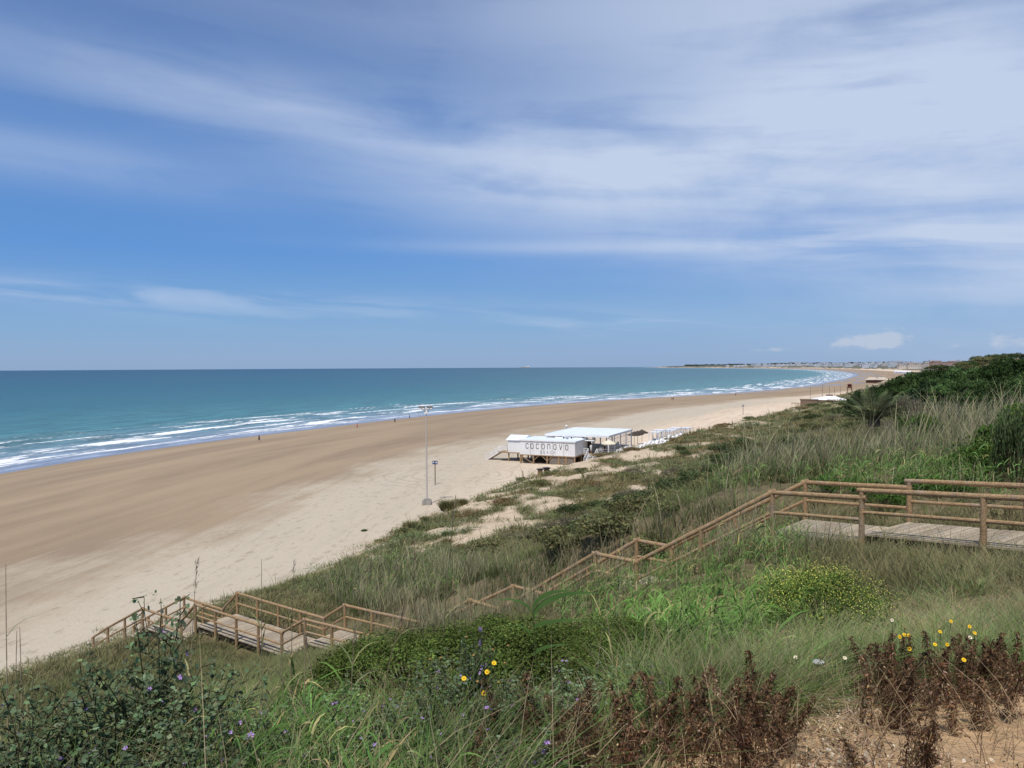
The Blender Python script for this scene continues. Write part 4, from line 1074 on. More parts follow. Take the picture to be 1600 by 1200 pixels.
# low green and rusty mats on the open dune sand
d = scatter(52000, 45, 300, -16, 30); pt = fbm(d['x']/3.0+40, d['y']/4.0, 3, 301)
d = sel(d, okp(d) & (d['s'] > -2.5) & (d['s'] < 34) & (d['v'] > .5) & (pt > .33))
n = len(d['x']); per = 9; i = np.repeat(np.arange(n), per); m_ = n*per
P = np.stack([d['x'][i]+rng.normal(0,.3,m_)*(1+d['r'][i]/150), d['y'][i]+rng.normal(0,.3,m_)*(1+d['r'][i]/150), d['z'][i]+rng.uniform(0,.28,m_)], -1)
red = (fbm(P[:,0]/6, P[:,1]/6, 3, 311) > .52)[:, None]
Cc = np.where(red, var((.20,.155,.08), m_, .25), var((.125,.16,.08), m_, .28))
stuff('dune_mat', place(KITE_V, KITE_F, frames(rng.normal(0,.6,(m_,3))+np.array([0,-.2,.7]), rng.uniform(0,6.28,m_)), .05+.0010*d['r'][i], P, Cc), STRAW, 'low green and rusty creeping plants matted over the pale dune sand', 'ground cover')

# dry pale reeds
G_ = []
d = scatter(52000, 8, 75); d = sel(d, anypoly(d['px'], d['py'], Z_REED_DRY) & okp(d, 1.45))
d['cap'] = capline(d)
dens = fbm(d['x']/2.5, d['y']/2.5, 3, 401); d = sel(d, dens > .28)
G_.append(tuft(d, 3, 1.05, .35, .25, .010, (.13,.12,.065), (.40,.365,.235), .24, 3, .35, .0009))
G_.append(tuft(sel(d, fbm(d['x']/3, d['y']/3, 3, 402) > .38), 4, .85, .25, .3, .014, (.06,.085,.03), (.15,.21,.075), .42, 3, .3, .0009, droop=.3))
# the strip right beside the stairs, where reeds lean over the rails
m_ = 2600; k_ = rng.integers(2, 8, m_); t_ = rng.uniform(0, 1, m_); off = rng.uniform(.28, 1.9, m_)
NA = np.array([n_[:2] for n_ in NODES]); PA = np.array(PERP); q_ = NA[k_]+(NA[k_+1]-NA[k_])*t_[:, None]-PA[k_]*off[:, None]
d = dict(x=q_[:, 0], y=q_[:, 1], z=height(q_[:, 0], q_[:, 1])); d['r'] = np.hypot(d['x'], d['y']); d['px'], d['py'] = project(d['x'], d['y'], d['z'])
keep_ = rng.uniform(0, 1, m_) < np.interp(d['px'], [600, 700, 840, 900, 1010, 1050, 1130, 1165, 1210, 1250, 1330, 1345], [.7, .75, .6, .14, .14, .6, .7, .2, .12, .5, .5, 0])*sstep(.3, .55, fbm(d['x']/1.3, d['y']/1.3, 3, 431)); d = sel(d, keep_)
d['cap'] = np.where(d['px'] > 1205, 803.0+rng.normal(0,12,len(d['px'])), -9999.0); G_.append(tuft(d, 3, 1.45, .22, .16, .010, (.15,.13,.07), (.42,.38,.26), .16, 3, .3, .0008))
G_.append(tuft(d, 2, 1.15, .25, .16, .014, (.07,.10,.035), (.14,.22,.07), .30, 3, .3, .0008, droop=.3))
stuff('dry_reeds', merge(G_), STRAW, 'pale dead reed stems standing dense on both sides of the timber stairs', 'reeds')
# green reeds: stems with long arching leaves
def reeds(d, h, nstem, cs, cl, leaf=.45, lw=.022, nleaf=7, drystem=.4):
    n = len(d['x']); i = np.repeat(np.arange(n), nstem); m_ = len(i)
    P = np.stack([d['x'][i]+rng.normal(0,.16,m_), d['y'][i]+rng.normal(0,.16,m_), d['z'][i]-.05], -1)
    an = rng.uniform(0,6.283,m_); D = np.stack([np.cos(an)+.35, np.sin(an), 0*an], -1); H = h*np.exp(rng.normal(0,.2,m_)); cp_ = capline(d)[i]
    H = np.minimum(H, np.maximum(CAMZ-(cp_-571)/FPX*d['y'][i]-d['z'][i], .08)*rng.uniform(.6,1.15,m_))
    ln = H*rng.uniform(.02,.22,m_)
    dry = rng.uniform(0,1,m_) < drystem
    cb = np.where(dry[:,None], var((.30,.25,.17), m_), var(cs, m_))
    out = [blades(P, D, H, ln*.3, ln, np.maximum(.008, d['r'][i]*.0006), cb, cb*1.15, 3, b=0)]
    k = np.repeat(np.arange(m_), nleaf); q = len(k); f = rng.uniform(.15, 1.0, q)
    PL_ = P[k]+D[k]*(ln[k]*.3*f+ln[k]*f*f)[:, None]; PL_[:, 2] += H[k]*f
    an = rng.uniform(0,6.283,q); DL_ = np.stack([np.cos(an), np.sin(an), 0*an], -1)+np.array([.3,.1,0]); Lf = np.minimum(leaf*rng.uniform(.5,1.2,q)*(1.15-.4*f), H[k]*.8+.04)
    wdir = np.stack([-np.sin(an)*.8, np.cos(an)*.8, rng.normal(0,.5,q)], -1)
    cl_ = var(cl, q, .22, .06); yel = rng.uniform(0,1,q) < .14; cl_[yel] = var((.28,.24,.12), int(yel.sum()))
    out.append(blades(PL_, DL_, Lf, Lf*.55, Lf*.15, np.maximum(lw, d['r'][i][k]*.0009)*rng.uniform(.7,1.2,q), cl_*.85, cl_*1.1, 4, a=1.0, b=rng.uniform(.3,1.1,q), wd=wdir))
    return merge(out)
d = scatter(26000, 3.0, 70); d = sel(d, anypoly(d['px'], d['py'], Z_REED_GRN) & okp(d, 1.18))
d = sel(d, fbm(d['x']/2, d['y']/2, 3, 411) > .34)
near_ = d['r'] < 17
vn_ = d['r'] < 4.9; near_ = near_ & ~vn_
stuff('green_reeds', merge([reeds(sel(d, vn_ & (rng.uniform(0,1,len(vn_)) < .5)), .34, 2, (.10,.15,.05), (.085,.15,.045), .26, .012, 6, .25), reeds(sel(d, near_), .62, 2, (.10,.15,.05), (.105,.195,.050), .42, .017, 6, .25), reeds(sel(d, ~near_ & ~vn_), .85, 2, (.10,.14,.05), (.105,.175,.055), .45, .02, 5, .45)]), STRAW, 'bright green young reeds with long arching leaves between stairs and meadow', 'reeds')

# meadow around the deck and in front of it
G_ = []
d = scatter(30000, 3.6, 24, -5, 38); m0 = anypoly(d['px'], d['py'], Z_MEADOW) & okp(d, 1.3) & (d['v'] > .3); d = sel(d, m0)
tone = fbm(d['x']/1.6, d['y']/1.6, 3, 421)
def thin_(dd, k): return sel(dd, rng.uniform(0,1,len(dd['x'])) < k)
tone2 = fbm(d['x']/.7+9, d['y']/.7, 3, 422); dk_ = rng.uniform(0,1,len(tone)) < np.clip((tone2-.38)*5, .12, 1)
right_ = sstep(1320, 1400, d['px'])*.20*sstep(1010, 960, d['py'])
G_.append(tuft(sel(d, (tone+right_ < .52) & dk_), 7, .20, .55, .11, .007, (.060,.090,.028), (.165,.255,.075), 1.0, 3, .35, .0006, droop=.35))  # dark blade bases here and in the straw: shade put into the colour
G_.append(tuft(sel(d, (tone+right_ >= .46) & dk_ & (tone2 > .42)), 7, .14, .5, .13, .006, (.19,.135,.08), (.47,.36,.21), 1.7, 3, .35, .0006, droop=.5))
G_.append(tuft(sel(d, (rng.uniform(0,1,len(tone)) < .06) & (tone2 > .5)), 40, .30, .25, .10, .005, (.14,.19,.08), (.30,.36,.18), .9, 3, .15, .0006, droop=.4))
G_.append(tuft(thin_(d, .12), 8, .42, .3, .07, .004, (.11,.14,.05), (.34,.31,.19), .5, 3, .2, .0005))
# grass by the lower platforms, and undergrowth among the foreground plants
d = scatter(26000, 9, 60, -37, 4); m0 = (anypoly(d['px'], d['py'], Z_LOWVIEW) | ((d['s'] < 12) & (d['s'] > -3) & (d['y'] < 60))) & okp(d, 1.25); d = sel(d, m0)
G_.append(tuft(d, 9, .26, .3, .18, .005, (.11,.12,.05), (.24,.23,.12), .8, 3, .25, .0006, droop=.3))
d = scatter(12500, 2.6, 15, -38, 20); m0 = (d['py'] > 985) & ((d['v'] > .4) | (d['x'] < -.1)) & okp(d, 1.5) & ~anypoly(d['px'], d['py'], Z_MEADOW); m0 &= ~((d['px'] > 760) & (d['py'] > 1060) & (rng.uniform(0,1,len(d['px'])) < .85)); d = sel(d, m0); d['cap'] = np.interp(d['px'], *CAPX)+rng.normal(0,12,len(d['px']))
d['cap'] = d['cap']; G_.append(tuft(d, 8, .22, .6, .10, .007, (.05,.080,.024), (.14,.21,.065), .6, 3, .3, .0006, droop=.3))
G_.append(tuft(thin_(d, .30), 6, .30, .45, .12, .0055, (.24,.19,.11), (.42,.34,.22), .5, 3, .2, .0006, droop=.2))
G_.append(tuft(thin_(d, .05), 4, .55, .25, .10, .005, (.12,.15,.06), (.36,.31,.20), .3, 3, .2, .0006))
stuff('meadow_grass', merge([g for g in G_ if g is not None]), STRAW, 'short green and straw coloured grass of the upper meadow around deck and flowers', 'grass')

# ------------------------------------------------------------------ bushes
def crown(nl, R0, Hh, lobe_r, nleaf, ls, col, flat=.75, base=.1, top=None, shape=1.0, dark=.45, seed=1, tilt=.6):
    """leaf clumps spread over an uneven dome; returns leaves and limb ends"""
    g = np.random.default_rng(seed)
    an = g.uniform(0, 6.283, nl); u = g.uniform(0, 1, nl)**.6; el_ = g.uniform(0, 1, nl)
    rr = R0*u; zz = base+(Hh-base)*np.sqrt(np.clip(1-(u*.92)**2, 0, 1))*g.uniform(.45, 1.0, nl)**shape
    Cn = np.stack([rr*np.cos(an), rr*np.sin(an), zz], -1); Lr = lobe_r*g.uniform(.6, 1.35, nl)
    i = np.repeat(np.arange(nl), nleaf); m_ = len(i)
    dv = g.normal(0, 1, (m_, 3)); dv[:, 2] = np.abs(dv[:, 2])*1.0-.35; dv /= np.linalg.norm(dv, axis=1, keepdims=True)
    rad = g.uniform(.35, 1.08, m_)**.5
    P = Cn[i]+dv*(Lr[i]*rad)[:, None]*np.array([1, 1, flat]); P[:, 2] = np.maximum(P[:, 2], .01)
    up = np.clip(dv[:, 2]*.5+.5, 0, 1); e = (dark+(1-dark)*(up*.6+.4*rad))*np.exp(g.normal(0, .18, m_))*np.exp(g.normal(0,.16,nl))[i]  # inner and downward leaves darker: self-shade put into the leaf colours
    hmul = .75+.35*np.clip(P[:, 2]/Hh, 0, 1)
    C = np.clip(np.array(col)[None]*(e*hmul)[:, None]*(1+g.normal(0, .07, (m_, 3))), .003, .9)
    Nn = dv+g.normal(0, tilt, (m_, 3))
    return place(KITE_V, KITE_F, frames(Nn, g.uniform(0, 6.283, m_)), ls*g.uniform(.6, 1.4, m_), P, C), Cn
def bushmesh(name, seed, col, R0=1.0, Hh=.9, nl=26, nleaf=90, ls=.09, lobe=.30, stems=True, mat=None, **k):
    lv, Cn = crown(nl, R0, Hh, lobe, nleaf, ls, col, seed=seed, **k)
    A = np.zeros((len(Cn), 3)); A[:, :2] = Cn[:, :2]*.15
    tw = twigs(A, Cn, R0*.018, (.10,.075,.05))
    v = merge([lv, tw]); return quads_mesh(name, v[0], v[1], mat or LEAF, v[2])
TYPES = [('dark_shrub', (.075,.100,.045), 'dark green rounded shrub on the dune slope', 'dark green shrubs dotted over the slope'),
         ('olive_shrub', (.150,.150,.072), 'olive green low shrub on the dune slope', 'olive shrubs dotted over the slope'),
         ('grey_shrub', (.165,.150,.105), 'grey purplish twiggy shrub on the dune slope', 'greyish shrubs dotted over the slope'),
         ('rusty_shrub', (.200,.145,.080), 'rusty brown low shrub on the dune slope', 'rusty shrubs dotted over the slope')]
BM = {}
for ti, (nm, col, _, _) in enumerate(TYPES):
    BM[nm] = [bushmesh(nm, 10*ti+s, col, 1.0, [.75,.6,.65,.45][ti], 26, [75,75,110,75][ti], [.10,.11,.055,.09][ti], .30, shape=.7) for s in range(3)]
d = scatter(5200, 26, 330, -12, 35)
d = sel(d, okp(d, 2.6) & (d['s'] > 3) & (d['v'] > .55) & ~anypoly(d['px'], d['py'], [Z_REED_DRY[1], Z_REED_GRN[2]]) & ~((d['px'] < 1000) & (d['py'] > 860)))
palm_xy = at_r(1366, 42); G_K = at_z(1283, 640, 5.5)
cnt = {q[0]: 0 for q in TYPES}; taken = [(G_K[0], G_K[1], 9)]
for j in range(len(d['x'])):
    x, y = d['x'][j], d['y'][j]; rr = d['r'][j]; size = random.uniform(.45, 1.15)*(1+rr/300)
    if math.hypot(x-palm_xy[0], y-palm_xy[1]) < 3.6 or (abs(x/y-palm_xy[0]/42) < .04 and y < 42 and y > 33): continue
    if any((x-a)**2+(y-b)**2 < ((size+c)*.62)**2 for a, b, c in taken): continue
    s = d['s'][j]; tn = float(fbm(np.array([x/9]), np.array([y/9]), 2, 501)[0])+random.uniform(-.16,.16)
    ty = 'rusty_shrub' if (s < 16 and tn > .56) else 'grey_shrub' if tn > .55 else 'dark_shrub' if tn < .37 else 'olive_shrub'
    if s < 24 and y > 60 and random.random() < .7: continue
    if random.random() < .3: continue
    if cnt[ty] >= 120: continue
    cnt[ty] += 1; taken.append((x, y, size)); q = [t_ for t_ in TYPES if t_[0] == ty][0]
    o_ = link(ty, random.choice(BM[ty]), None, (x, y, d['z'][j]-.08), label=q[2], cat='shrub', group=q[3])
    o_.rotation_euler = (0, 0, random.uniform(0, 6.28)); o_.scale = (size*random.uniform(.9,1.3), size, size*random.uniform(.75,1.15)*(.8 if s < 16 else 1))
# big dark lentisk bushes in front
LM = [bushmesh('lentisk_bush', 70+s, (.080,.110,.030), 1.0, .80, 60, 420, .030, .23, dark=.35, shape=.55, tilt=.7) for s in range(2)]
for (px, Y, rx, ry, h, mi, lb) in ((640, 6.0, .85, .8, .98, 0, 'dense dark green bush, leftmost of the three, beside the end of the lower deck'),
                              (800, 6.3, .95, .8, 1.00, 1, 'dense dark green bush with brownish tips right behind the yellow daisies'),
                              (945, 7.0, .85, .7, .98, 0, 'dense dark green bush at the edge of the bright reeds, rightmost of three')):
    p = at_r(px, Y); tgt = at_d(px, 1000 if px < 700 else 978, Y)[2]
    hh = max(.5, tgt-p[2]); o_ = link('lentisk_bush', LM[mi], None, (p[0], p[1], p[2]-.05), label=lb, cat='bush', group='dark bushes in the foreground')
    o_.scale = (rx, ry, hh/.86); o_.rotation_euler = (0,0,random.uniform(0,6.28))
# mustard bush: dome of fine green stems peppered with yellow flowers
p = at_r(1292, 9.0); mus = empty('mustard_bush', (p[0], p[1], p[2]), label='round bush of green stems covered with tiny yellow flowers', cat='flowering bush')
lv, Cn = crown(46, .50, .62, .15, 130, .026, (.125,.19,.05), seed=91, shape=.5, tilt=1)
A = np.zeros((len(Cn), 3)); tw = twigs(A+np.array([0,0,-.05]), Cn, .006, (.12,.16,.06)); v = merge([lv, tw])
link('foliage', quads_mesh('foliage', v[0], v[1], LEAF, v[2]), mus)
fl, _ = crown(46, .52, .66, .21, 110, .009, (.60,.60,.13), seed=91, shape=.5, dark=.8, tilt=.5, base=.2)
mus.scale = (1.35,1.15,1.4)
link('flowers', quads_mesh('flowers', fl[0], fl[1], STRAW, fl[2]), mus, kind='stuff')

# ------------------------------------------------------------------ coastal pines on the crest at the right
def pinemesh(seed, dark=False):
    col = (.075,.125,.045) if not dark else (.045,.078,.036)
    lv, Cn = crown(44, 1.0, .86, .23, 210, .055, col, flat=.45, base=.12, seed=seed, shape=.75, dark=.16, tilt=.5)  # low dark value paints shade into clump gaps and crown bottoms
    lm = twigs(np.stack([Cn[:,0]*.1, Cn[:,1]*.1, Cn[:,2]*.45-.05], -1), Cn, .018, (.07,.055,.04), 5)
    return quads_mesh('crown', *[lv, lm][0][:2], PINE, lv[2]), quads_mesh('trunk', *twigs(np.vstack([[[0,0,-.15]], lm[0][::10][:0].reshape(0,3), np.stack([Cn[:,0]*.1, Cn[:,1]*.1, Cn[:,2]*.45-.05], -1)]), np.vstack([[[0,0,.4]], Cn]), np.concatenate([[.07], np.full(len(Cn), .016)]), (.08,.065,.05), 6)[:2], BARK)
PINE = leafmat('pine needles', .25, gain=1.05, rnd=.42)
PM = [pinemesh(200+i, i == 2) for i in range(4)]
def pine(x, y, R0, H, mi, lab, grp, sink=.0):
    t_ = empty('coastal_pine', (x, y, hz(x, y)-sink), random.uniform(0, 6.28), label=lab, cat='tree', group=grp)
    t_.scale = (R0, R0, H); link('crown', PM[mi][0], t_); link('trunk', PM[mi][1], t_); return t_
def top_at(px, py, Y): p = at_d(px, py, Y); return p[0], p[2]
#  silhouette of the grove from left to right: picture column, crown-top row, distance, radius
SIL = [(1352,611,112,2.6),(1378,603,110,3.2),(1405,594,106,3.6),(1420,588,98,3.2),(1440,584,100,3.6),(1468,578,96,3.8),(1495,574,94,3.6),(1520,571,100,4.2),(1548,569,88,3.8),(1575,564,86,4.0),(1604,557,80,4.2),(1640,552,78,4.4),
       (1418,612,86,2.8),(1442,606,82,2.8),(1470,600,80,3.0),(1498,596,76,3.0),(1530,590,72,3.0),(1562,588,68,3.0),(1596,584,64,3.0),(1632,580,62,3.2),
       (1450,628,64,1.9),(1482,624,64,2.2),(1512,618,60,2.4),(1545,612,58,2.5),(1580,610,55,2.5),(1615,606,54,2.6),(1425,632,70,1.7)]
for k, (px, py, Y, R0) in enumerate(SIL):
    x, zt = top_at(px, py, Y); g_ = hz(x, Y); H = max(1.6, zt-g_)
    pine(x, Y, R0*random.uniform(.85,1.1), H*random.uniform(.98,1.2), (0,1,3,1)[k % 4] if k % 7 else 2, 'dense dark green coastal pine in the grove on the crest at the right', 'coastal pines of the grove at the right')
for px, py, Y in ((1412,628,66),(1440,634,58),(1470,640,54),(1500,640,52),(1430,655,50)):
    x, zt = top_at(px, py, Y); g_ = hz(x, Y); o_ = link('leafless_bush', BM['grey_shrub'][0], None, (x, Y, g_-.1), label='grey almost leafless bush along the lower edge of the pine grove', cat='bush', group='grey bushes under the pines')
    h_ = min(2.6, max(.8, zt-g_)); o_.scale = (h_*.9, h_*.8, h_/.6); o_.rotation_euler = (0,0,random.uniform(0,6))
# two leafy bushes near the deck at the right edge, one low bush in the reeds
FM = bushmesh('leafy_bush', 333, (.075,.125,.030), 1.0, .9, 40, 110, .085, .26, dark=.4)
for px, py, Y, w_, lb in ((1578,668,27,1.4,'bright green leafy bush at the right edge above the deck railing'), (1608,645,29,1.3,'taller leafy bush half cut by the right edge of the view'),
                      (1445,655,36,.95,'small leafy bush standing alone in the pale reeds below the pines'), (1418,656,38,.6,'smallest leafy bush beside another one in the pale reeds'), (1530,700,23,.9,'low leafy bush just behind the far deck railing')):
    x, zt = top_at(px, py, Y); g_ = hz(x, Y); o_ = link('leafy_bush', FM, None, (x, Y, g_-.1), label=lb, cat='bush'); o_.scale = (w_, w_, max(.5, zt-g_)/.8); o_.rotation_euler = (0,0,random.uniform(0,6))
x, zt = top_at(1588, 655, 21); g_ = hz(x, 21)
o_ = link('cypress_bush', BM['dark_shrub'][1], None, (x, 21, g_-.1), label='narrow dark upright shrub at the right edge behind the deck', cat='bush'); o_.scale = (.55,.55,(zt-g_)/.7)
# green herbs between the rails behind the deck
HM = bushmesh('green_herb', 335, (.075,.14,.035), 1.0, .55, 26, 60, .10, .28, dark=.4)
for px, Y in ((1385,21.5),(1430,22.5),(1470,21.5),(1500,23),(1350,23),(1300,24)):
    p = at_r(px, Y); o_ = link('green_herb', HM, None, tuple(p), label='lush low green herb growing close behind the upper deck', cat='plant', group='green herbs behind the deck'); o_.scale = (.8,.6,.75); o_.rotation_euler = (0,0,random.uniform(0,6))
# young palm
p = at_r(1366, 42)
p[2] = min(max(at_d(1366, 661, 42)[2], p[2]), p[2]+1.3)
palm = empty('young_palm', tuple(p), label='young stemless palm with long feathery fronds on the slope', cat='palm')
for k in range(26):
    an = k*2.4+random.uniform(-.2,.2); up = random.uniform(.4, 1.35); L = random.uniform(2.0, 3.1)*(.8+.2*up)
    n = 34; t_ = np.linspace(0, 1, n); d2 = np.array([math.cos(an), math.sin(an), 0])
    spine = d2[None]*(t_*L*math.cos(up)+.25*t_**2)[:, None]; spine[:, 2] = L*(math.sin(up)*t_*1.15-.38*t_**2)+.1
    parts_ = [twigs(spine[:-1], spine[1:], .018, (.16,.16,.08))]
    for s_ in (-1, 1):
        side = np.array([-math.sin(an), math.cos(an), 0])*s_
        P_ = spine[3:]; Dd = np.repeat((side*.8+d2*.6)[None], len(P_), 0); ll = .42*np.sin(np.pi*np.clip(t_[3:]*.85+.12, 0, 1))
        cc = var((.085,.100,.055), len(P_), .15); wdv = np.repeat(np.array([[0,0,1.0]]), len(P_), 0)*.5+d2[None]*.5
        parts_.append(blades(P_, Dd, ll, ll*.9, ll*.1, np.full(len(P_), .065), cc, cc*1.3, 2, a=.35, b=.3, wd=wdv))
    v = merge(parts_); link('frond', quads_mesh('frond', v[0], v[1], LEAF, v[2]), palm)
mb = MB(); mb.lathe([(.28,-.2),(.32,.1),(.2,.4),(.02,.5)], n=10); mb.build('trunk', BARK, palm)
# far ridge: scrub belt and lone palms on the skyline
d = scatter(1400, 110, 700, 20, 36); d = sel(d, (d['s'] > 22) & ~((d['px'] < 1335) & (d['y'] < 300)) & (d['v'] > .5))
kk = 0
for j in range(len(d['x'])):
    if kk >= 260: break
    kk += 1; sz_ = random.uniform(1.2, 2.4)*(1+d['r'][j]/500)
    o_ = link('ridge_shrub', BM['dark_shrub'][j % 3] if j % 3 else BM['olive_shrub'][j % 3], None, (d['x'][j], d['y'][j], d['z'][j]-.2), label='dark rounded bush of the scrub belt beyond the pine grove', cat='shrub', group='scrub along the crest beyond the pines')
    o_.scale = (sz_*1.4, sz_, sz_); o_.rotation_euler = (0,0,random.uniform(0,6))
def tall_palm(px, py, Y, lb):
    x, zt = top_at(px, py, Y); g_ = hz(x, Y); H = max(3.0, zt-g_)
    t_ = empty('fan_palm', (x, Y, zt-H), label=lb, cat='palm', group='palms on the skyline at the right')
    mb = MB(); mb.log((0,0,-.5),(0,0,H-.4),.28,.2,7,3,.05); mb.build('trunk', BARK, t_)
    n = 90; an = rng.uniform(0,6.283,n); D = np.stack([np.cos(an), np.sin(an), 0*an], -1); L = rng.uniform(.9,1.5,n); c_ = var((.04,.055,.03), n)
    v = blades(np.tile([[0,0,H-.6]], (n,1)), D, L, L*.6, L*.5, np.full(n,.30), c_, c_, 3, a=rng.uniform(-.2,1.0), b=.5); link('crown', quads_mesh('crown', v[0], v[1], LEAF, v[2]), t_)
tall_palm(1536, 559, 430, 'tallest lone palm on the skyline above the orange buildings'); tall_palm(1540.5, 560.5, 440, 'shorter palm right beside the tallest skyline palm')
tall_palm(1553, 559.5, 420, 'palm on the skyline between the palm pair and the pine grove')
for k, (px, py) in enumerate(((1572,559),(1579,558.5),(1568,561),(1520,565),(1560,563))):
    x, zt = top_at(px, py, 400); g_ = hz(x, 400); H = max(2.5, zt-g_)
    t_ = pine(x, 400, 2.6, H*1.15, k % 4, 'small dark tree standing out on the distant skyline ridge', 'trees on the distant ridge'); t_.location.z = zt-H*.98

# ------------------------------------------------------------------ foreground plants
# dead brown plants
DM = []
for s_ in range(6):
    g = np.random.default_rng(900+s_); n = 320; parts_ = []
    ns = 1
    A_ = []; B_ = []
    for q in range(ns):
        bend = g.normal(0, .06, 2); t_ = np.linspace(0, 1, 7); sp_ = np.stack([bend[0]*t_**2+q*.05, bend[1]*t_**2, t_*.42], -1); A_.append(sp_[:-1]); B_.append(sp_[1:])
        f = g.uniform(.06, 1.02, n); P = np.stack([bend[0]*f**2+q*.05, bend[1]*f**2, f*.42], -1)
        an = g.uniform(0, 6.283, n); w_ = (.030*(1-f)**.5*(1+.6*np.sin(f*40+q))+.007)*g.uniform(.2, 1.2, n); P[:, 0] += np.cos(an)*w_; P[:, 1] += np.sin(an)*w_
        Nn = np.stack([np.cos(an), np.sin(an), g.normal(0, .5, n)], -1)
        C = var([(.135,.075,.043),(.17,.105,.062),(.115,.060,.036)][s_ % 3], n, .42, .08); lt = g.uniform(0,1,n) < .10; C[lt] = var((.36,.26,.17), int(lt.sum()))
        parts_.append(place(KITE_V*np.array([1,.55,3.0]), KITE_F, frames(Nn, g.normal(-1.57, .7, n)), g.uniform(.011, .032, n), P, C))
        # hanging side sprigs
        m2 = 16; f2 = g.uniform(.3, .95, m2); a2 = g.uniform(0, 6.283, m2); P2 = np.stack([bend[0]*f2**2+q*.05, bend[1]*f2**2, f2*.42], -1)
        D2 = np.stack([np.cos(a2), np.sin(a2), 0*a2], -1); c2 = var((.17,.11,.065), m2)
        parts_.append(blades(P2, D2, g.uniform(.03,.10,m2), .05, .03, np.full(m2,.005), c2, c2, 3, a=.6, b=.9))
    parts_.append(twigs(np.vstack(A_), np.vstack(B_), .0042, (.19,.12,.075), 4))
    v = merge(parts_); DM.append(quads_mesh('dead_plant', v[0], v[1], LEAF_DRY, v[2]))
CL = [((850,1255),(1085,1205),92,(3.45,4.3)), ((1335,1600),(1010,1110),80,(4.0,5.4)), ((1500,1600),(1000,1040),14,(4.6,5.6)), ((900,1240),(1150,1200),16,(3.2,3.5)), ((1400,1470),(1120,1180),5,(3.1,3.5)), ((700,870),(1090,1200),10,(3.4,4.2))]
nn = 0
for (x0, x1), _, cnt_, (y0, y1) in CL:
    for k in range(cnt_):
        px = random.uniform(x0, x1); Y = random.uniform(y0, y1); p = at_r(px, Y)
        if 1240 < px < 1340 and cnt_ > 50: continue
        o_ = link('dead_plant', random.choice(DM), None, (p[0], p[1], p[2]-.02), label='withered dark brown plant with curled leaves at the edge of the bare sand', cat='dead plant', group='withered brown plants in the foreground')
        s = random.uniform(.42, 1.02)*(.9 if Y < 3.6 else 1.0)
        o_.scale = (s*1.25, s*1.25, s); o_.rotation_euler = (random.gauss(0,.2), random.gauss(0,.2), random.uniform(0,6.28)); nn += 1
p = at_z(1418, 1172, 18.35); p = at_r(1418, p[1]); o_ = link('dead_plant', DM[0], None, tuple(p), label='single withered brown stalk standing apart on the bare ochre sand', cat='dead plant'); o_.scale = (.75,.75,.62)
p = at_r(1345, 3.25); o_ = link('dead_plant', DM[4], None, tuple(p), label='small broken brown plant left of the lone stalk on the sand', cat='dead plant'); o_.scale = (1.1,1.1,.5)
d = scatter(9000, 3.2, 5.6, -2, 38); m0 = (((d['px'] > 830) & (d['px'] < 1260)) | (d['px'] > 1330)) & (d['y'] > 3.3) & (d['y'] < 5.2) & (d['v'] < .9); d = sel(d, m0); d = sel(d, rng.uniform(0,1,len(d['x'])) < .12)
v = tuft(d, 2, .26, .4, .06, .0045, (.22,.15,.09), (.38,.29,.19), .7, 3, .3, .0005)
stuff('dry_stems', v, STRAW, 'thin straw coloured stems sticking up between the withered brown plants', 'dry grass')
# litter and dry twigs on the sand
n = 5200; Y = rng.uniform(2.6, 5.4, n); px = rng.uniform(820, 1640, n); px = np.where(rng.uniform(0,1,n) < .45, rng.normal(1330, 70, n), px)
dd = (px-800)/FPX; x = dd*Y; z = height(x, Y); dens = fbm(x/.35, Y/.35, 3, 601); k_ = (dens > .6) | ((np.abs(px-1310) < 75) & (dens > .42) & (Y > 3.35))
x, Y, z = x[k_], Y[k_], z[k_]; n = len(x); P = np.stack([x, Y, z+rng.uniform(0,.035,n)], -1)
C = var((.17,.115,.075), n, .4); lt = rng.uniform(0,1,n) < .28; C[lt] = var((.48,.42,.35), int(lt.sum()), .2, .03)
l1 = place(KITE_V*np.array([1,.9,2.4]), KITE_F, frames(rng.normal(0,.5,(n,3))+np.array([0,0,.8]), rng.uniform(0,6.28,n)), rng.uniform(.010,.036,n), P, C)
m2 = 900; i2 = rng.integers(0, n, m2); an = rng.uniform(0,6.283,m2); L = rng.uniform(.04,.24,m2); c2 = var((.36,.27,.18), m2, .3)
l2 = blades(P[i2], np.stack([np.cos(an), np.sin(an), 0*an], -1), L*.25, L, 0, np.full(m2,.0045), c2, c2, 4, a=1, b=rng.uniform(.6,1.1,m2))
stuff('dry_litter', merge([l1, l2]), STRAW, 'scattered dead leaves, pale husks and twigs lying on the ochre sand', 'plant litter')

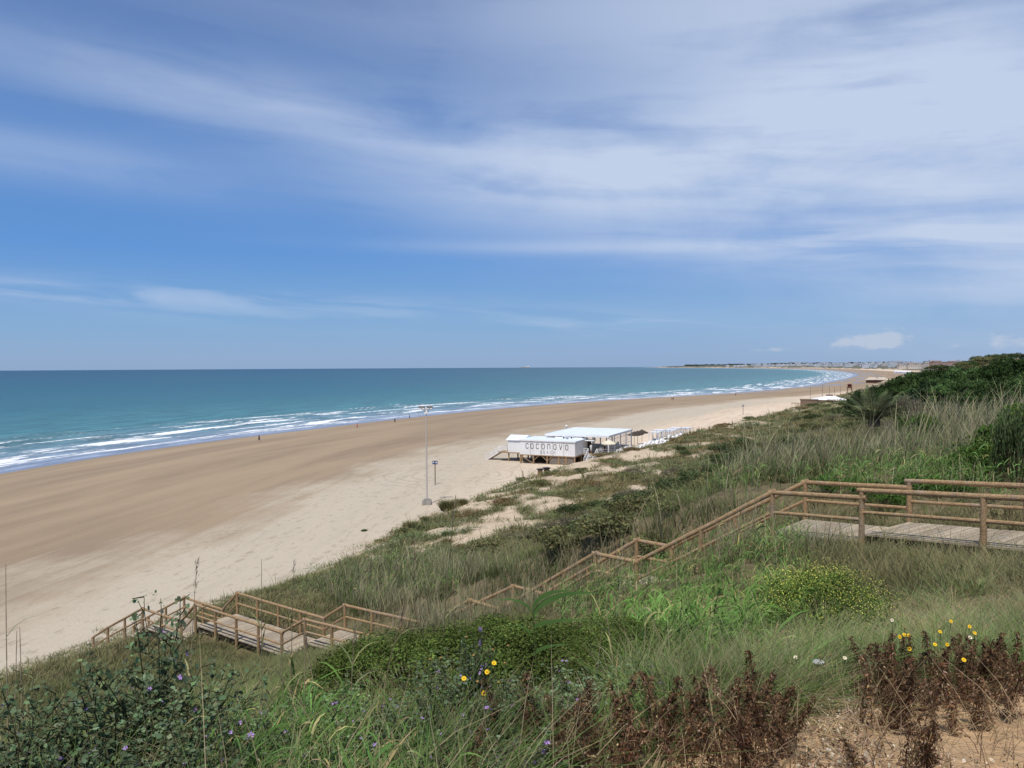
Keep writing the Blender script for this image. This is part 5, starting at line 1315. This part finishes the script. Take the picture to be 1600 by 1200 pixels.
# mallow plants with mauve flowers
M_MAUVE = simple('mauve petal', (.47,.30,.64), .6, .2, .15, 20)
PET = MB()
for k in range(5):
    a = 2*math.pi*k/5; ca, sa = math.cos(a), math.sin(a); r_ = lambda x, y, z: (x*ca-y*sa, x*sa+y*ca, z)
    PET.add([r_(.002,0,0), r_(.012,-.006,.004), r_(.020,-.004,.008), r_(.017,0,.006), r_(.020,.004,.008), r_(.012,.006,.004)], [[0,1,2,3],[0,3,4,5]])
PET.sphere((0,0,.004), .003, 6, 4); FLM = PET.mesh('flower', M_MAUVE)
def mallow_template(seed, H, spread, nst, col):
    g = np.random.default_rng(seed); A = []; B = []; LP = []; LD = []; FP = []
    for k in range(nst):
        an = g.uniform(0, 6.283); ln = g.uniform(.15, 1.0)*spread; h = H*g.uniform(.6, 1.0)*(1-.25*(ln/spread)); t_ = np.linspace(0, 1, 11)
        sp_ = np.stack([math.cos(an)*ln*t_**1.3, math.sin(an)*ln*t_**1.3, h*t_], -1)+np.cumsum(g.normal(0,.008,(11,3)), 0); A.append(sp_[:-1]); B.append(sp_[1:])
        for j in range(2, 11):
            for _q in range(2 if j < 9 else 1):
                a2 = g.uniform(0, 6.283); l2 = g.uniform(.05, .20)*(1.15-.7*j/11); e = sp_[j]+np.array([math.cos(a2)*l2, math.sin(a2)*l2, l2*g.uniform(.1,.9)])
                A.append(sp_[j][None]); B.append(e[None])
                for f in (.45, .75, 1.0): LP.append(sp_[j]+(e-sp_[j])*f+g.normal(0,.012,3)); LD.append(e-sp_[j])
            for _q in range(3): LP.append(sp_[j]+g.normal(0,.022,3)); LD.append(g.normal(0,1,3))
            if g.uniform() < .22 and j > 3: FP.append(sp_[j]+g.normal(0,.03,3)+np.array([0,0,.015]))
    LP = np.array(LP); n = len(LP); Nn = np.array(LD)/(np.linalg.norm(LD, axis=1, keepdims=True)+1e-6)*.6+np.array([0,-.25,.75])+g.normal(0,.55,(n,3))
    hh = np.clip(LP[:, 2]/H, 0, 1); sz_ = (.047-.026*hh)*g.uniform(.5,1.3,n)
    lv = place(LOBE_V, LOBE_F, frames(Nn, g.uniform(0,6.28,n)), sz_, LP, var(col, n, .28, .07)*(.65+.5*hh[:, None]))
    tw = tri(twigs(np.vstack(A), np.vstack(B), .0038, (.10,.10,.055), 4))
    return quads_mesh('foliage', *lv[:2], LEAF, lv[2]), quads_mesh('stems', *tw[:2], LEAF, tw[2]), FP
MT = [mallow_template(1000+i, 1.0, .50, 15, (.120,.165,.090)) for i in range(4)]
def mallow(px, Y, top, mi, lb, sc=1.0):
    p = at_r(px, Y); zt = at_d(px, top, Y)[2]; h = max(.35, zt-p[2])
    t_ = empty('mallow_plant', (p[0], p[1], p[2]-.02), random.uniform(0, 6.28), label=lb, cat='flowering plant', group='mallow plants in the foreground'); t_.scale = (sc, sc, h)
    link('foliage', MT[mi][0], t_); link('stems', MT[mi][1], t_)
    for fp in MT[mi][2][:12]:
        f = link('flower', FLM, t_, tuple(fp)); f.rotation_euler = (random.uniform(.4,1.3), random.uniform(-.5,.5), random.uniform(0,6)); fs2 = random.uniform(.45,.9); f.scale = (fs2/sc, fs2/sc, fs2/h)
MLB = 'bushy mallow with scattered mauve flowers'
mallow(225, 4.5, 905, 0, 'tallest mallow, its mauve flowered tip reaching up over the lower boardwalk', .95)
mallow(150, 4.2, 985, 1, MLB+' just left of the tallest one', 1.1)
mallow(40, 4.0, 1010, 2, MLB+' at the left edge', 1.1)
mallow(300, 4.4, 985, 3, MLB+' under the near end of the lower boardwalk', 1.0)
mallow(90, 3.4, 1075, 3, MLB+' in the bottom left corner', 1.1); mallow(230, 3.5, 1065, 1, MLB+' at the bottom below the tallest one', 1.1)
mallow(370, 3.8, 1085, 0, MLB+' at the bottom left of the young reeds', .8); mallow(560, 4.0, 1095, 2, MLB+' at the bottom below the lower deck', .9)
mallow(700, 4.6, 1000, 1, MLB+' in front of the dark bushes, left of the daisies', .85); mallow(790, 4.3, 1050, 0, MLB+' right under the yellow daisies', .8)
mallow(640, 3.7, 1110, 3, MLB+' at the bottom centre', .85); mallow(900, 4.9, 1020, 2, MLB+' between dark bush and withered brown plants', .75); mallow(480, 3.5, 1130, 1, MLB+' at the very bottom below the young reeds', .9)
for px_, Y_, tp_, mi_, pl_ in ((520,4.4,1050,2,'between young reeds and the leftmost dark bush'),(590,3.9,1085,0,'low in front of the leftmost dark bush'),(740,3.8,1105,2,'low under the lowest yellow daisy'),(840,4.3,1060,1,'just right of the yellow daisies'),(670,4.1,1060,0,'a little left of the yellow daisies'),(450,4.2,1075,3,'left of the young reeds at the bottom'),(20,3.3,1090,1,'lowest at the left edge'),(330,3.4,1110,2,'at the bottom right of the tallest one'),(790,3.4,1140,3,'at the very bottom left of the withered plants')):
    mallow(px_, Y_, tp_, mi_, MLB+', '+pl_, .75)
mallow(735, 5.2, 945, 3, MLB+' poking up over the dark bushes', .45); mallow(1000, 5.0, 1030, 0, MLB+' behind the first withered brown clump', .6)
# tall dry reed stalks rising above everything
def stalk(px, Y, top, lean, lb, plume=True, col=(.33,.26,.18), bot=None):
    p = at_r(px, Y); zt = at_d(px+lean, top, Y); h = zt[2]-p[2]; n = 9; t_ = np.linspace(0, 1, n)
    sp_ = np.stack([(zt[0]-p[0])*t_**1.4, 0*t_+.05*t_**2, h*t_], -1); parts_ = [tri(twigs(sp_[:-1], sp_[1:], .0055*(1-.6*t_[:-1]), col, 4))]
    if plume:
        m2 = 34; f = rng.uniform(.84, 1.0, m2); P = np.stack([(zt[0]-p[0])*f**1.4, .05*f**2, h*f], -1)+rng.normal(0,.006,(m2,3)); an = rng.normal(0,.8,m2)
        D = np.stack([np.cos(an), np.sin(an), 0*an], -1); c2 = var((.30,.24,.18), m2, .25); parts_.append(tri(blades(P, D, rng.uniform(.02,.06,m2), .010, .004, np.full(m2,.004), c2, c2, 2)))
    m3 = 4; f = rng.uniform(.25,.75,m3); P = np.stack([(zt[0]-p[0])*f**1.4, .05*f**2, h*f], -1); an = rng.uniform(0,6.28,m3); c3 = var((.22,.22,.11), m3)
    parts_.append(tri(blades(P, np.stack([np.cos(an), np.sin(an), 0*an], -1), np.full(m3,.28), .16, .08, np.full(m3,.013), c3, c3, 4, b=.7)))
    v = merge(parts_); link('reed_stalk', quads_mesh('reed_stalk', v[0], v[1], LEAF_DRY, v[2]), None, tuple(p), label=lb, cat='reed', group='tall dry reed stalks')
stalk(285, 5.0, 880, 18, 'tall dry stalk with feathery tip curving over the beach left of the boardwalk rail')
stalk(403, 5.2, 876, 2, 'tallest straight grey stalk in front of the middle of the lower boardwalk', False)
stalk(448, 5.4, 885, 8, 'slender stalk with seed tip right of the tallest straight one')
stalk(685, 6.2, 775, 26, 'tall stalk with dark plume reaching up over the dune grass tufts', True, (.25,.20,.14))
stalk(2, 4.4, 885, -2, 'dry stalk at the very left edge', False); stalk(12, 4.6, 990, 6, 'short stalk next to the one at the left edge', False); stalk(28, 4.3, 985, -6, 'leaning stalk third from the left edge', False)
stalk(500, 4.6, 990, -30, 'stalk leaning to the left in front of the lower deck', True); stalk(440, 4.5, 1000, -6, 'pale stalk among the young reeds in front of the lower boardwalk', False)
stalk(540, 4.6, 985, 12, 'stalk leaning right across the end of the lower deck', True); stalk(470, 4.2, 1010, 3, 'thin upright stalk in the middle of the young reeds', False)
stalk(585, 5.0, 950, 45, 'long stalk bending right over the dark bush', True); stalk(930, 5.6, 985, 12, 'pale stalk before the dark bush near the green reeds', False); stalk(960, 5.6, 945, -14, 'pale stalk leaning left at the end of the dark bushes', False)
# broad bent reed in the middle
p = at_r(838, 5.6)
parts_ = []; zt = at_d(822, 955, 5.6)[2]-p[2]
parts_.append(twigs(np.array([[0,0,0.0]]), np.array([[-.03,0,zt]]), .006, (.12,.16,.06)))
LF = [(0,.0,.50,.30,.045),(.2,.05,.30,.22,.04),(2.9,.0,.26,.2,.03),(.1,-.1,.42,.10,.034),(2.4,-.2,.22,.2,.028),(.4,-.3,.3,.12,.03)]
for an, dz, L, H_, w_ in LF:
    c_ = np.array([[.065,.12,.035]]); parts_.append(blades(np.array([[-.03,0,zt+dz-.02]]), np.array([[math.cos(an), math.sin(an)*.3, 0]]), np.array([H_]), np.array([L*.5]), np.array([L*.5]), np.array([w_]), c_, c_*1.3, 8, a=1.25, b=.75, wd=np.array([[-.25,.3,.9]])))
v = merge(parts_); link('giant_reed', quads_mesh('giant_reed', v[0], v[1], LEAF, v[2]), None, tuple(p), label='green reed with broad bent leaves in front of the timber stair rails', cat='reed')
# daisies, seed heads and one white umbel
M_YEL = simple('yellow petal', (.80,.52,.02), .6, .1, .1, 20); M_CENTRE = simple('orange flower centre', (.55,.25,.02), .8, .1, .2, 60); M_SEED = simple('dry seed head', (.30,.19,.07), .9, .05, .3, 80); M_STEM = simple('flower stem', (.10,.14,.05), .8, .1)
M_CRM = simple('cream petal', (.82,.78,.60), .6, .1, .1, 20)
def daisy(px, py, Y, lb, kind=0):
    p = at_d(px, py, Y); g_ = hz(p[0], p[1]); h = max(.1, p[2]-g_); t_ = empty('crown_daisy' if kind < 2 else 'seed_head_stalk', (p[0], p[1], g_), label=lb, cat='flower', group=('yellow daisies' if kind < 2 else 'dried seed heads'))
    mb = MB(); mb.log((random.uniform(-.05,.05),random.uniform(-.03,.05),-.02),(0,0,h-.004),.0035,.0028,5,1); mb.build('stem', M_STEM, t_)
    hd = MB(); tl = Matrix.Rotation(R(random.uniform(35,75)), 3, 'X') @ Matrix.Rotation(random.uniform(0,1), 3, 'Z'); tl = np.array(tl)
    if kind < 2:
        n = 15
        for i in range(n):
            a = 2*math.pi*i/n; q = [(.006,-.002,0),(.019,-.0048,.002),(.024,0,.001),(.019,.0048,.002),(.006,.002,0)]
            hd.add([tl@np.array((x*math.cos(a)-y*math.sin(a), x*math.sin(a)+y*math.cos(a), z))*.62+np.array([0,0,h]) for x, y, z in q], [[0,1,2,3,4]])
        hd.build('petals', M_YEL if kind == 0 else M_CRM, t_)
        c = MB(); c.sphere((0,0,0), .0055, 8, 5, (1,1,.6)); c.v = [tuple(tl@np.array(v)+np.array([0,0,h])) for v in c.v]; c.build('flower_centre', M_CENTRE, t_)
    else:
        hd.sphere((0,0,h), .009, 9, 6, (1,1,.75)); hd.build('seed_head', M_SEED, t_)
for px, py, Y, lb in ((772,1036,4.5,'topmost yellow daisy of the four before the dark bushes'),(761,1050,4.4,'yellow daisy second from the top before the dark bushes'),(725,1060,4.3,'pale yellow daisy farthest left of the four before the dark bushes'),(756,1083,4.2,'lowest of the four yellow daisies before the dark bushes'),
     (1406,995,5.4,'yellow daisy leftmost above the brown plants at the right'),(1413,992,5.5,'middle daisy of the tight trio above the brown plants'),(1420,993,5.5,'right daisy of the tight trio above the brown plants'),(1421,1014,5.2,'small low daisy beneath the tight trio'),
     (1486,971,6.0,'highest yellow daisy above the brown plants at the right'),(1469,987,5.8,'daisy between the trio and the highest daisy'),(1515,979,5.8,'yellow daisy right of the highest one'),(1523,989,5.6,'large yellow daisy farthest right above the brown plants'),(1461,1007,5.4,'small daisy just above the tips of the brown plants'),(1480,1007,5.3,'small daisy next to another at the tips of the brown plants'),(1506,1031,4.8,'low orange yellow daisy among the brown plants')):
    daisy(px, py, Y, lb)
for px, py, Y in ((1243,1027,5.2),(1394,969,6.2),(1320,1028,5.3),(1516,996,5.6)): daisy(px, py, Y, 'cream coloured daisy scattered in the meadow grass', 1)
for px, py, Y in ((672,1030,4.6),(689,1028,4.6),(740,1024,4.6),(770,1015,4.7),(794,1009,4.8),(789,1036,4.5),(746,1065,4.3),(779,1066,4.3),(729,995,4.9),(1131,1033,5.1),(1118,1037,5.1),(1266,1026,5.2),(1281,1025,5.2),(1298,1023,5.3),(1414,981,5.8)):
    daisy(px, py, Y, 'round brown dried seed head on a thin stalk', 2)
p = at_d(1278, 1034, 5.1); g_ = hz(p[0], p[1]); t_ = empty('wild_carrot', (p[0], p[1], g_), label='flat white umbel flower in the grass between the brown clumps', cat='flower'); h = p[2]-g_
mb = MB(); mb.log((0,0,0),(0,0,h-.04),.003,.0025,5)
for k in range(14): a = 2.4*k; r_ = .045*math.sqrt(k/14); mb.log((0,0,h-.04),(r_*math.cos(a), r_*math.sin(a), h-.004),.001,.001,4)
mb.build('stem', M_STEM, t_); mb = MB()
for k in range(60): a = 2.4*k; r_ = .042*math.sqrt(k/60); mb.sphere((r_*math.cos(a), r_*math.sin(a), h+random.uniform(-.002,.003)), .0035, 5, 4)
mb.build('umbel', M_WHITE, t_)
# grass tufts alone on the sand
for px, py, w_, h_, lb in ((643,828,1.15,1.0,'dune grass tuft on a small sand hump nearest the open beach'),(700,798,1.3,1.35,'large dune grass tuft right of the floodlight mast base'),(702,836,1.0,.45,'small flat green cushion plant on bare sand'),(569,830,.5,.3,'tiny lone plant farthest out on the sand'),(590,845,.45,.25,'tiny lone plant on the sand near the reeds'),(720,790,1.2,.9,'grass hump behind the large tuft'),(665,814,.8,.6,'smallest grass tuft between two larger ones')):
    p = on_ground(px, py, 40, 120); n = int(900*w_) if h_ > .5 else 400; an = rng.uniform(0,6.283,n); q = np.sqrt(rng.uniform(0,1,n))*w_*.55
    P = np.stack([np.cos(an)*q, np.sin(an)*q, .35*h_*(1-(q/(w_*.6))**2)-.1], -1); D = np.stack([np.cos(an), np.sin(an), 0*an], -1); H_ = h_*rng.uniform(.4,.85,n)
    c_ = var((.13,.125,.06) if h_ > .5 else (.075,.105,.055), n, .25); v = blades(P, D, H_, H_*.2, H_*rng.uniform(.1,.6,n), np.full(n,.04), c_*.7, c_*1.5, 3)
    link('dune_tuft', quads_mesh('dune_tuft', v[0], v[1], LEAF, v[2]), None, tuple(p), label=lb, cat='grass tuft')

# ------------------------------------------------------------------ far town
M_H = [simple('white render', (.62,.64,.67), .8, .1, .1, .1), simple('cream render', (.55,.50,.44), .8, .1, .1, .1), simple('hazy terracotta', (.42,.27,.21), .8, .1, .15, .1)]  # far walls, roofs and windows: distance haze mixed into their colours
M_FR = simple('hazy roof', (.36,.30,.29), .9, .1, .1); M_FW = simple('hazy window', (.20,.23,.28), .4, .3, .1)
def house_mesh(k):
    mb = MB(); w_ = [12,16,10,20,14][k]; dd_ = 9; h = [6,7,5.5,9,6.5][k]
    mb.box((0,0,h/2-.5),(w_,dd_,h+1)); mb.box((w_*.2,0,h+1),(w_*.4,dd_*.7,2.4)); wl = mb.mesh('wall', M_H[0] if k < 4 else M_H[1])
    mb = MB(); mb.box((0,0,h+.15),(w_+.4,dd_+.4,.28)); mb.box((w_*.2,0,h+2.35),(w_*.4+.3,dd_*.7+.3,.25)); rf = mb.mesh('roof', M_FR if k % 2 else M_H[0])
    mb = MB()
    for i in range(int(w_/3)):
        for j in range(int(h/3)): mb.box((-w_/2+1.6+i*3, -dd_/2-.04, 1.6+j*3), (1.3,.06,1.5))
    return wl, rf, mb.mesh('window', M_FW)
HMs = [house_mesh(k) for k in range(5)]
def house(px, py_base, Y, k, lb='small white house in the distant town across the bay', grp='white houses of the distant town', sc=1.0):
    p = at_d(px, py_base, Y); g_ = hz(p[0], p[1]); zb_ = max(g_, min(p[2], g_+4))
    t_ = empty('house', (p[0], p[1], g_), random.uniform(-.4,.4), label=lb, cat='house', group=grp); t_.scale = (sc,)*3
    link('wall', HMs[k][0], t_); link('roof', HMs[k][1], t_); link('window', HMs[k][2], t_)
random.seed(11)
FY = FOOT[:, 1]; FXm = FOOT[:, 0]; far_ = FY > 1500
for i in range(230):
    Y = random.uniform(2300, 5300); fx_ = float(np.interp(Y, FY[far_][:-6], FXm[far_][:-6])); dx_ = abs(random.gauss(0, 260))+35
    house(800+(fx_+dx_)/Y*FPX, 571, Y, random.randrange(5), sc=random.uniform(.9,1.5))
def bigblock(px, py, Y, w_, h, lab, mat, roofm):
    p = at_d(px, py, Y); g_ = p[2]; t_ = empty('apartment_block', (p[0], p[1], g_), random.uniform(-.15,.1), label=lab, cat='building')
    mb = MB(); mb.box((0,0,h/2-2),(w_,14,h+4)); mb.box((-w_*.3,1,h+1.2),(w_*.25,8,2.4)); mb.box((w_*.25,1,h+1.0),(w_*.3,8,2.0)); mb.build('wall', mat, t_)
    mb = MB(); mb.box((0,0,h+.15),(w_+1,15,.3)); mb.box((-w_*.3,1,h+2.5),(w_*.25+.6,8.6,.25)); mb.build('roof', roofm, t_)
    mb = MB()
    for i in range(int(w_/4.5)):
        for j in range(max(1,int(h/3.4))): mb.box((-w_/2+2.4+i*4.5, -7.05, 1.8+j*3.3), (2.0,.1,1.9))
    mb.build('window', M_FW, t_)
bigblock(1478,573,1750,72,11,'long terracotta coloured apartment building on the far shore', M_H[2], M_H[2])
bigblock(1453,573.5,1800,34,9,'cream apartment building left of the long terracotta one', M_H[1], M_FR)
bigblock(1430,574,1900,38,8,'pale apartment block with cream walls farther left on the far shore', M_H[1], M_H[2]); bigblock(1412,574,2000,30,7,'lowest cream block at the left end of the far shore row', M_H[1], M_FR)
bigblock(1508,571,1600,30,8,'white building with flat roof right of the long terracotta one', M_H[0], M_H[0]); bigblock(1520,570,1550,18,7,'small white building at the right end of the far shore row', M_H[0], M_H[0])
# tents on the far sand
M_TENT = simple('white tent', (.78,.79,.8), .8, .1, .05)
mb = MB(); mb.box((0,0,1.3),(4,4,2.6)); TB = mb.mesh('wall', M_TENT); mb = MB(); mb.add([(-2.2,-2.2,2.65),(2.2,-2.2,2.65),(2.2,2.2,2.65),(-2.2,2.2,2.65),(0,0,4.4)], [[0,1,4],[1,2,4],[2,3,4],[3,0,4],[3,2,1,0]]); TR = mb.mesh('roof', M_TENT)
for i in range(14):
    px = 1399+i*1.75; p = at_d(px, 578.5+i*.42+random.uniform(-.6,.6), 1420-i*12); t_ = empty('beach_tent', (p[0], p[1], hz(p[0], p[1])), random.uniform(-.3,.3), label='white peaked beach tent in the far cluster by the dunes', cat='tent', group='white tents far along the beach'); t_.scale = (1.0,1.0,1.2); link('wall', TB, t_); link('roof', TR, t_)
# trees among and behind the town
M_FARLEAF = leafmat('far leaf', .2)
FT = [bushmesh('far_tree', 700+i, (.085,.105,.095), 1.0, 1.0, 22, 40, .22, .34, mat=M_FARLEAF) for i in range(3)]  # bluish grey-green: distance haze put into the leaf colour
for i in range(240):
    px = random.uniform(1070, 1530); f = (px-1070)/460
    Y = (6900-(px-1070)*6.2 if px < 1400 else 1600+random.uniform(100,1400)) + random.uniform(0, 700)
    p = at_d(px, 572, Y); g_ = hz(p[0], p[1]); o_ = link('far_tree', FT[i % 3], None, (p[0], p[1], g_-1), label='dark round tree rising among the far houses and low land across the bay', cat='tree', group='trees around the distant town'); s = random.uniform(7,15)*(.65 if px > 1400 else 1)
    o_.scale = (s*1.5, s, s*.8)
# low islet with a tower on the horizon
p = at_d(820, 574.2, 11500); g = empty('islet_castle', (p[0], p[1], -(11500**2)/(2*6371000.0)-1), label='tiny pale castle on an islet on the sea horizon', cat='castle')
mb = MB(); mb.box((0,0,6),(150,40,12)); mb.build('rock', simple('pale rock', (.45,.42,.38)), g)
mb = MB(); mb.box((40,0,18),(60,20,14)); mb.log((55,0,20),(55,0,42),5,4,8); mb.build('tower', M_H[0], g)
